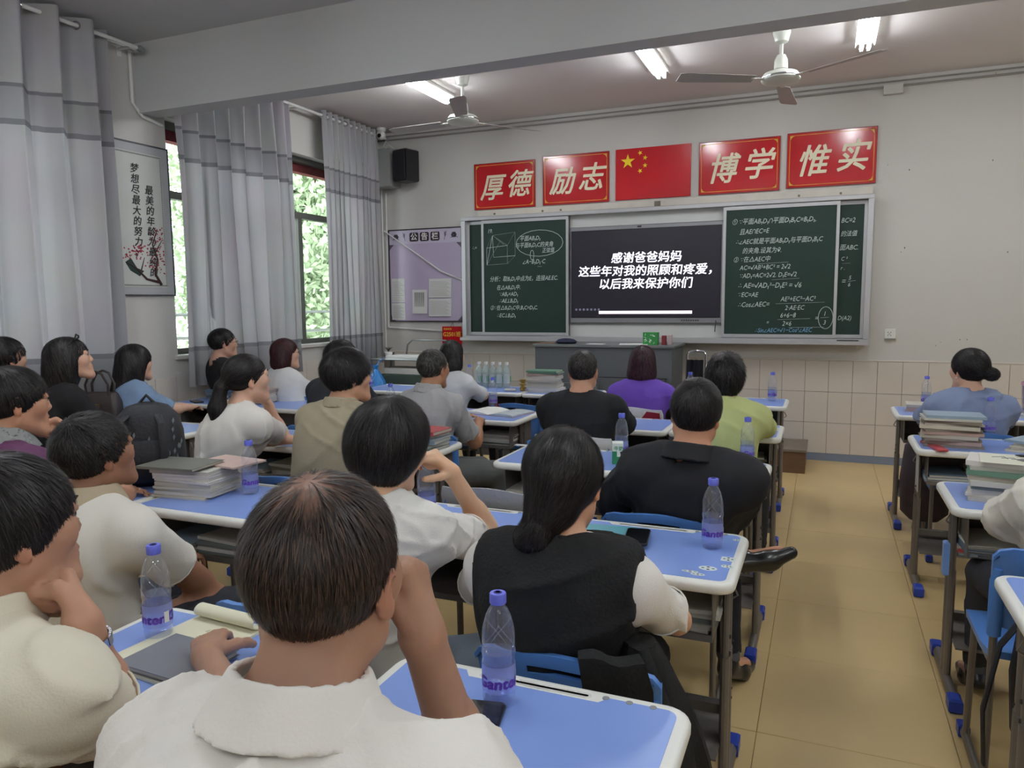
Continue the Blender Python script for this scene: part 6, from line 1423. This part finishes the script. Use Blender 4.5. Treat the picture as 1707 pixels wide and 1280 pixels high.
# woman in black, long hair, face in profile looking right
def sunglasses(ctx):
    T = ctx['T']; g = G()
    for sx in (-1, 1): g.tube([tuple(T(sx*x, y, z)) for x, y, z in ((.005, .072, .118), (.03, .062, .128), (.055, .05, .105), (.03, .068, .108), (.005, .072, .118))], .004, 5); g.tube([tuple(T(sx*.058, .045, .11)), tuple(T(sx*.085, -.03, .05))], .003, 5)
    g.build('sunglasses', M_blk, ctx['body'], True)
person('woman in a black tee with long hair and pushed-up sunglasses', Y(116, 600, 2.78), (-3.86, 2.66), yaw=25, hyaw=36, hpitch=10, fem=True, h=.012, hf=.005, skin=(222, 176, 150), top=tee((13, 13, 17), .70),
    hair=hair_builder('long', n=4500, L=.09, w=.0028, lift=.004, h=.007, thick=.014, part=0.0, whorl=(0, -.0, .13), hi=2), extra=sunglasses, seed=8)
# woman in blue, long hair
person('woman with long black hair over a dusty blue top with one bare shoulder', Y(226, 606, 3.62), (-4.19, 3.56), yaw=15, hyaw=14, hpitch=2, fem=True, h=.012, hf=.008, skin=(224, 180, 156),
    top=lambda c_: c_['garment']('blouse', cloth((128, 152, 182)), ('torso', 'shoulder'), .014, .95, -.02, wr=.004, big=.005, cuts=((c_['S']['R']+c_['Rt']*.03+c_['U']*.05, c_['Rt']+c_['U']*.9),)),
    hair=hair_builder('long', n=4500, L=.10, w=.003, lift=.004, h=.008, thick=.020, part=0.0, whorl=(0, 0, .13), hi=1.8), seed=9)
# man in black by the curtain
person('heavy man in a black tee seated sideways before the middle curtain', Y(372, 573, 4.62), (-4.37, 4.80), yaw=25, hyaw=34, hpitch=2, h=.012, hf=.008, bulk=1.0, sw=.16, skin=(206, 160, 138), top=tee((12, 12, 15), .8), trousers=(30, 30, 34),
    hair=hair_builder(**SH, n=2500, L=.035, w=.0022, lift=.006, h=.007, thick=.010, front=.07), extra=glasses, seed=10)
# ponytail woman, chin on hand
def strap(ctx):
    sp, F_, Rt = ctx['sp'], ctx['F'], ctx['Rt']; o = ctx['org']; g = G()
    g.tube([tuple(p-o) for p in (ctx['N']+Rt*.06-F_*.03-ctx['U']*.02, sp(.8)-F_*.105+Rt*.03, sp(.5)-F_*.114+Rt*.07, sp(.2)-F_*.108+Rt*.12)], .004, 6); g.build('bag_strap', mat('taupe_strap', (110, 104, 92), .6), ctx['body'], True)
person('woman with a low ponytail, white blouse, chin on her hand', Y(412, 632, 2.82), (-2.72, 2.74), yaw=18, hyaw=28, hpitch=4, hroll=3, fem=True, h=.009, hf=.006, skin=(226, 182, 156), slouch=.035,
    armR=(Zp(472, 728, .80), Y(448, 676, 3.03), nrm(Y(432, 652, 2.97)-Y(452, 684, 3.03)), A(-.2, -1, .3), (.9, 1, 1, 1), True), armL=None, top=tee((226, 222, 214), .62, wr=.0032, big=.005),
    hair=hair_builder('pony', n=7000, L=.09, w=.0022, lift=.003, h=.006, thick=.010, hi=2.2, front=.07), seed=11)
# woman with dark red hair
person('woman with dark red shoulder-length hair, glasses and a white blouse', Y(476, 590, 4.78), (-3.82, 4.74), yaw=10, hyaw=36, fem=True, h=.012, hf=.008, skin=(222, 176, 152), top=tee((222, 222, 220), .95),
    hair=hair_builder('bob', rgb=(42, 20, 22), rgb2=(100, 48, 50), n=4000, L=.09, w=.003, lift=.006, h=.007, thick=.012), extra=glasses, seed=12)
# man in dark jacket
person('man in a dark jacket, mostly hidden behind the olive shirt', Y(570, 600, 3.96), (-2.84, 3.86), yaw=5, h=.012, hf=.008, top=tee((38, 40, 48), 1.9, off=.018), hair=hair_builder(**SH, n=3500, L=.05, w=.0025, lift=.012, h=.007, thick=.016, grav=.2, fly=.4), seed=13)
# olive shirt
person('man in an olive-grey shirt with thick dark hair and glasses, third row', Y(580, 628, 2.82), (-2.08, 2.72), yaw=0, hyaw=32, hpitch=2, h=.009, hf=.006, skin=(208, 160, 130), top=tee((158, 148, 124), .92, (158, 148, 124), dict(h0=.035, flare=.35, hh=.006), wr=.004, big=.005, off=.015), trousers=(60, 58, 54),
    armR=(A(-1.80, 2.86, .76), A(-1.95, 3.1, .80), A(-.4, 1, 0), A(0, 0, -1), .4), extra=glasses,
    hair=hair_builder(**SH, n=9000, L=.050, w=.0018, lift=.014, h=.006, thick=.018, grav=.15, fly=.35, hi=2.2), seed=14)
# woman in white, bowl-like dark hair, right hand at temple
person('woman in a white tee with short dark hair and her hand at her temple', Y(650, 746, 1.62), (-1.09, 1.62), yaw=2, hyaw=8, hpitch=-8, hroll=8, fem=True, sw=.158, bulk=1.06, h=.008, hf=.005, skin=(224, 182, 150),
    armR=(A(-.915, 2.0, .795), Y(752, 788, 1.80), nrm(Y(722, 756, 1.74)-Y(756, 792, 1.80)), A(-.8, -.5, -.2), (.55, .7, .8, .9), True), armL=None, slouch=.04,
    legs={'R': (A(-.86, 1.82, .50), A(-.84, 1.86, .09), A(-.82, 2.02, .03))},
    top=tee((230, 228, 222), .60, wr=.0022, big=.005), trousers=(122, 134, 146),
    hair=hair_builder('bowl', n=20000, L=.085, w=.0014, lift=.010, h=.005, thick=.020, grav=.5, whorl=(.0, -.045, .14), hi=3.2, jit=.16), seed=15)
# grey polo
person('man in a light grey polo with cropped greying hair, turned to the right', Y(722, 616, 3.84), (-2.10, 3.74), yaw=14, hyaw=8, hpitch=0, h=.010, hf=.007, skin=(178, 130, 100), top=tee((168, 168, 168), .78, (168, 168, 168), dict(h0=.045, flare=.5, hh=.007), wr=.003, big=.005), trousers=(96, 98, 96),
    armR=(Y(792, 738, 3.92), A(-1.95, 4.12, .77), A(-.4, 1, 0), A(0, 0, -1), .4), legs={'R': (A(-1.76, 3.96, .50), A(-1.72, 4.02, .09), A(-1.68, 4.18, .03)), 'L': (A(-1.9, 4.02, .5), A(-1.88, 4.05, .09), A(-1.84, 4.2, .03))},
    hair=hair_builder(**SH, rgb=(38, 36, 34), rgb2=(110, 108, 100), n=5000, L=.018, w=.0018, lift=.004, h=.006, thick=.007, grav=.2), seed=16)
# lace woman
person('woman in a sheer white blouse with a dark bob, front row on the left', Y(754, 594, 5.0), (-2.58, 4.96), yaw=8, hyaw=0, hpitch=-2, fem=True, h=.012, hf=.009, skin=(222, 178, 152), top=tee((206, 208, 210), .95, wr=.004), hair=hair_builder('bob', n=3500, L=.08, w=.003, lift=.004, h=.008, thick=.010), seed=17)
# man in black top
person('man in a black top with cropped hair, seen squarely from behind', Y(972, 620, 3.93), (-1.20, 3.86), yaw=-4, hyaw=-4, hpitch=-2, h=.010, hf=.007, bulk=1.08, skin=(196, 148, 122), top=tee((12, 13, 19), .95, off=.016, wr=.003), trousers=(30, 30, 36),
    hair=hair_builder(**SH, rgb=(26, 24, 24), rgb2=(92, 84, 78), n=6000, L=.018, w=.0018, lift=.003, h=.006, thick=.007, grav=.3, whorl=(0.01, -.06, .1)), seed=18)
# purple
person('woman in a purple tee with a smooth plum-brown bob, seen from behind', Y(1072, 606, 5.05), (-1.13, 5.0), yaw=0, hyaw=0, fem=True, h=.011, hf=.009, sw=.165, bulk=1.1, skin=(222, 178, 152), top=tee((104, 70, 176), .8, wr=.002), hair=hair_builder('bob', rgb=(34, 20, 26), rgb2=(96, 52, 66), n=6000, L=.10, w=.0026, lift=.003, h=.006, thick=.014, hi=2), seed=19)
# vest woman
def vest(ctx):
    ctx['garment']('shirt', cloth((226, 222, 216)), ('torso', 'shoulder'), .010, .74, -.02, wr=.002, big=.004, flare=.010)
    ctx['garment']('vest', cloth((10, 11, 14), .9, .3, 120), ('torso', 'shoulder'), .022, None, -.02, wr=.003, big=.005, cuts=tuple((ctx['N']+ctx['Rt']*s*.188, ctx['Rt']*s-ctx['U']*.05) for s in (-1, 1)), neck_r=.016)
person('woman in a black vest over a white tee, dark hair in a low bun', Y(941, 806, 1.58), (-.57, 1.63), yaw=0, hyaw=-2, hpitch=-6, hroll=-2, fem=True, sw=.168, bulk=1.06, h=.008, hf=.0055, skin=(206, 158, 128),
    armR=(Y(1135, 1055, 1.70)+A(-.01, 0, .03), A(-.45, 2.0, .70), A(-.3, 1, 0), A(0, 0, -1), .3), armL=(A(-.83, 1.72, .74), A(-.72, 1.98, .72), A(.3, 1, 0), A(0, 0, -1), .3), top=vest, trousers=(22, 22, 28), slouch=.05,
    hair=hair_builder('lowbun', n=18000, L=.08, w=.0014, lift=.007, h=.005, thick=.017, hi=3.0, jit=.10), seed=20)
# suit man
def suit(ctx):
    ctx['garment']('jacket', cloth((9, 10, 17), .8, .08, 400), ('torso', 'shoulder'), .017, 1.92, -.05, wr=.0022, big=.006)
    collar(ctx, cloth((9, 10, 17), .8, .08, 400), h0=.048, flare=.35, thick=.006, hh=.006, r_add=.012, lift_=-.010, name='jacket_collar')
person('man in a black suit jacket, one black shoe out in the aisle', Y(1160, 692, 2.60), (-.46, 2.80), yaw=4, hyaw=2, hpitch=-5, hroll=5, h=.009, hf=.006, bulk=1.1, sw=.172, skin=(196, 144, 114), top=suit, trousers=(20, 21, 28), slouch=.03, shoes=(16, 16, 19), armL=(A(-.73, 2.74, .74), A(-.62, 3.0, .73), A(.5, 1, 0), A(0, 0, -1), .4),
    armR=(Y(1232, 858, 2.72)+A(-.02, 0, .01), A(-.36, 3.0, .72), A(-.5, 1, 0), A(0, 0, -1), .4), legs={'L': (A(-.62, 2.95, .56), A(-.27, 2.90, .52), A(-.13, 2.93, .54)), 'R': (A(-.34, 2.98, .50), A(-.30, 2.88, .10), A(-.25, 3.0, .04))},
    hair=hair_builder(**SH, n=14000, L=.035, w=.0014, lift=.006, h=.0055, thick=.013, grav=.3, hi=2.0, whorl=(0.005, -.075, .10)), seed=21)
# green woman
person('woman in a pale lime jacket with short wavy dark hair by the aisle', Y(1211, 628, 3.9), (-.45, 3.84), yaw=2, hyaw=8, fem=True, h=.010, hf=.008, sw=.160, bulk=1.08, top=tee((190, 198, 134), 1.9, (190, 198, 134), dict(h0=.03, flare=.3, hh=.007), off=.018, wr=.004, big=.005), trousers=(40, 40, 44),
    armR=(Y(1276, 712, 4.04), A(-.28, 4.3, .785), A(-.6, 1, 0), A(0, 0, -1), .4), hair=hair_builder('bowl', n=6000, L=.05, w=.0026, lift=.014, h=.006, thick=.014, fly=.8, jit=.5), seed=22)
# right woman
def crossbelt(ctx):
    sp, F_, Rt, N, o = ctx['sp'], ctx['F'], ctx['Rt'], ctx['N'], ctx['org']; g = G()
    P = [N-Rt*.075+F_*.02-ctx['U']*.005, N-Rt*.07-F_*.06-ctx['U']*.05, sp(.75)-F_*.132-Rt*.02, sp(.55)-F_*.140+Rt*.03, sp(.35)-F_*.135+Rt*.08, sp(.15)-F_*.12+Rt*.13]
    g.tube([tuple(p-o) for p in P], .014, 8, sy=.2, up=tuple(F_)); g.build('shoulder_strap', mat('dark_green_strap', (18, 36, 38), .6), ctx['body'], True)
    T = ctx['T']; g = G(); g.lathe([(.001, -.006), (.006, 0), (.001, .006)], 10, Matrix.Translation(T(-.080, -.005, -.04))); g.build('earring', mat('pearl', (230, 225, 220), .2), ctx['body'], True)
person('woman in a dusty blue tee with a dark shoulder strap and side bun', Y(1615, 618, 4.88), (.78, 4.84), yaw=-4, hyaw=-30, hpitch=0, fem=True, h=.010, hf=.008, sw=.165, bulk=1.1, skin=(222, 178, 152), top=tee((132, 146, 178), .9, wr=.003, big=.005),
    hair=hair_builder('bun', n=6000, L=.06, w=.0024, lift=.006, h=.006, thick=.014, jit=.25, hi=2), extra=crossbelt, seed=23)
# cream hoodie at right edge
person('person in a cream hooded top at the right edge, head out of the picture', A(.78, 2.66, 1.10), (.76, 2.74), yaw=-6, hyaw=-20, h=.010, hf=.009, sw=.165, bulk=1.0, top=lambda c_: (c_['garment']('hoodie', cloth((226, 220, 208)), ('torso', 'shoulder'), .026, 1.9, -.08, wr=.004, big=.004), collar(c_, cloth((226, 220, 208)), h0=.06, flare=.7, thick=.012, hh=.008, name='hood')),
    hair=hair_builder(**SH, n=1500, L=.04, w=.003, h=.008), trousers=(44, 44, 50), seed=24)
# ------------------------------------------------------------------ chairs under people
for key, x, y, lb, rz in (('near', -.52, .40, 'chair of the closest man, out of view under him', 0), ('ln', -1.20, .45, 'chair under the man in the cream polo', 0), ('p2', -2.06, 1.61, 'blue chair with ribbed back behind the man with the woven collar', 4),
    ('le', -2.66, 1.61, 'chair under the man in grey and purple', 8), ('wv', -.48, 1.66, 'blue chair below the black quilted vest', 0), ('ww', -1.20, 1.635, 'chair under the woman in the white tee', 0), ('ol', -2.08, 2.745, 'blue chair whose top edge shows behind the workbook desk', 0),
    ('pt', -2.72, 2.745, 'chair under the woman with the ponytail', 10), ('su', -.50, 2.745, 'blue chair behind the man in the black suit', 0), ('A3l', -1.13, 2.745, 'empty chair with grey cover and red edge beside the white tee', 0), ('wb', -3.86, 2.745, 'chair under the woman in the black tee', 10),
    ('gr', -2.12, 3.90, 'chair under the man in the light grey polo', 8), ('mb', -1.2, 3.93, 'chair with pale cover behind the carton desk', 0), ('gn', -.50, 3.89, 'blue chair behind the woman in the lime jacket', 0), ('dj', -2.84, 3.90, 'chair under the man in the dark jacket', 0),
    ('bl', -4.2, 3.62, 'chair under the woman in the dusty blue blouse', 10), ('mk', -4.38, 5.02, 'chair under the heavy man in black', 6), ('rd', -3.78, 5.02, 'chair behind the woman with dark red hair', 8), ('lc', -2.6, 5.06, 'chair under the woman in the sheer blouse', 4),
    ('pu', -1.16, 5.02, 'chair with white and red cover behind the woman in purple', 0), ('ri', .78, 4.93, 'blue chair behind the woman with the shoulder strap', 0), ('ho', .67, 2.66, 'blue chair behind the cream hooded top', 0)):
    chair(key, x, y, lb, rz)
CHAIRS['ho'].scale = (1, 1, 1.05)
def cover(key, rgb, rgb2, label):
    c_ = CHAIRS[key]; t = thing('chair_cover', label, 'chair cover', tuple(c_.location), c_.rotation_euler.z); V = []; nu, nv = 14, 8
    for s in (1, -1):
        for j in range(nv+1):
            for i in range(nu+1):
                x = -.215+.43*i/nu; z = .55+.265*j/nv; V.append((x*(1-.03*(j == nv)), -.195-.035*(1-(x/.205)**2)-.06*max(0, (z-.52)/.28)**1.3+(.024 if s > 0 else -.010)*(1 if j < nv else .3), z-.018*(1-math.cos(x/.205*math.pi))*.5*(j/nv)))
    m_ = (nu+1)*(nv+1); F = []
    for j in range(nv):
        for i in range(nu): a = j*(nu+1)+i; F += [(a+nu+1, a+nu+2, a+1, a), (m_+a, m_+a+1, m_+a+nu+2, m_+a+nu+1)]
    for i in range(nu): a = nv*(nu+1)+i; F.append((a, m_+a, m_+a+1, a+1))
    for j in range(nv): a = j*(nu+1); F.append((a, m_+a, m_+a+nu+1, a+nu+1)); a += nu; F.append((a+nu+1, m_+a+nu+1, m_+a, a))
    g = G(); g.add(V, F); g.build('cover_cloth', mat('cover_%d' % rgb[0], rgb, .8, bump=.2), t, True)
    if rgb2:
        g = G(); z0 = .58; P = lambda x, z: (x, -.195-.035*(1-(x/.205)**2)-.06*max(0, (z-.52)/.28)**1.3-.0125, z-.018*(1-math.cos(x/.205*math.pi))*.5*((z-.55)/.265))
        g.add([P(.0, .56), P(.10, .56), P(.2, .56), P(.205, .70), P(.2, .795), P(.12, .80), P(.08, .74), P(.04, .65)], [(0, 1, 7), (1, 6, 7), (1, 2, 3, 6), (3, 4, 5, 6)]); g.build('red_panel', mat('maroon_cloth', (140, 24, 50), .8), t)
cover('pu', (200, 200, 200), 1, 'white and maroon cloth cover on the chair behind the woman in purple'); cover('mb', (206, 206, 204), None, 'pale cloth cover on the chair behind the carton desk'); cover('A3l', (150, 150, 152), None, 'grey cloth cover on the empty chair by the white tee')

# black jacket draped over the right side of the vest woman's chair
t = thing('draped_jacket', 'black jacket hanging over the right side of the chair behind the closest desk', 'jacket', (-.265, 1.50, .12)); g = G(); n = 36; rr = random.Random(12)
rings = []
for j in range(15):
    s_ = j/14; z = .66*s_; wx = .075+.03*math.sin(s_*2.6)-.06*s_**4; wy = .09-.05*s_**3
    rings.append([((wx*(1+.10*math.sin(7*q*6.283/n+s_*3)+.06*math.sin(13*q*6.283/n-s_*5)))*math.cos(q*6.283/n)-.07*s_**2, (wy*(1+.10*math.sin(5*q*6.283/n+s_*2)))*math.sin(q*6.283/n)+.10*(1-s_)**2, z+.015*math.sin(3*q*6.283/n)*(1-s_)) for q in range(n)])
g.loft(rings); g.build('jacket_cloth', cloth((9, 10, 12), .8, .3, 90), t, True)
g = G(); V = []; c_ = CHAIRS['wv'].location; nn = 8
for k, (dy, z) in enumerate(((-.012, .46), (-.012, .6), (-.012, .72), (-.010, .785), (.008, .797), (.024, .785), (.024, .70), (.022, .60))):
    for i in range(nn+1):
        x = .045+.13*i/nn; b = -.195-.035*(1-(x/.205)**2)-.06*max(0, (z-.52)/.28)**1.3
        V.append((c_.x+x*(1+.1*math.sin(k))+.265, c_.y+b+dy+.003*math.sin(i*1.7+k)-1.50, z-.12+.006*math.sin(i*.9)))
F = [(k*(nn+1)+i, k*(nn+1)+i+1, (k+1)*(nn+1)+i+1, (k+1)*(nn+1)+i) for k in range(7) for i in range(nn)]
g.add(V, F); g.build('jacket_flap', cloth((9, 10, 12), .8, .3, 90), t, True)
flush_texts()
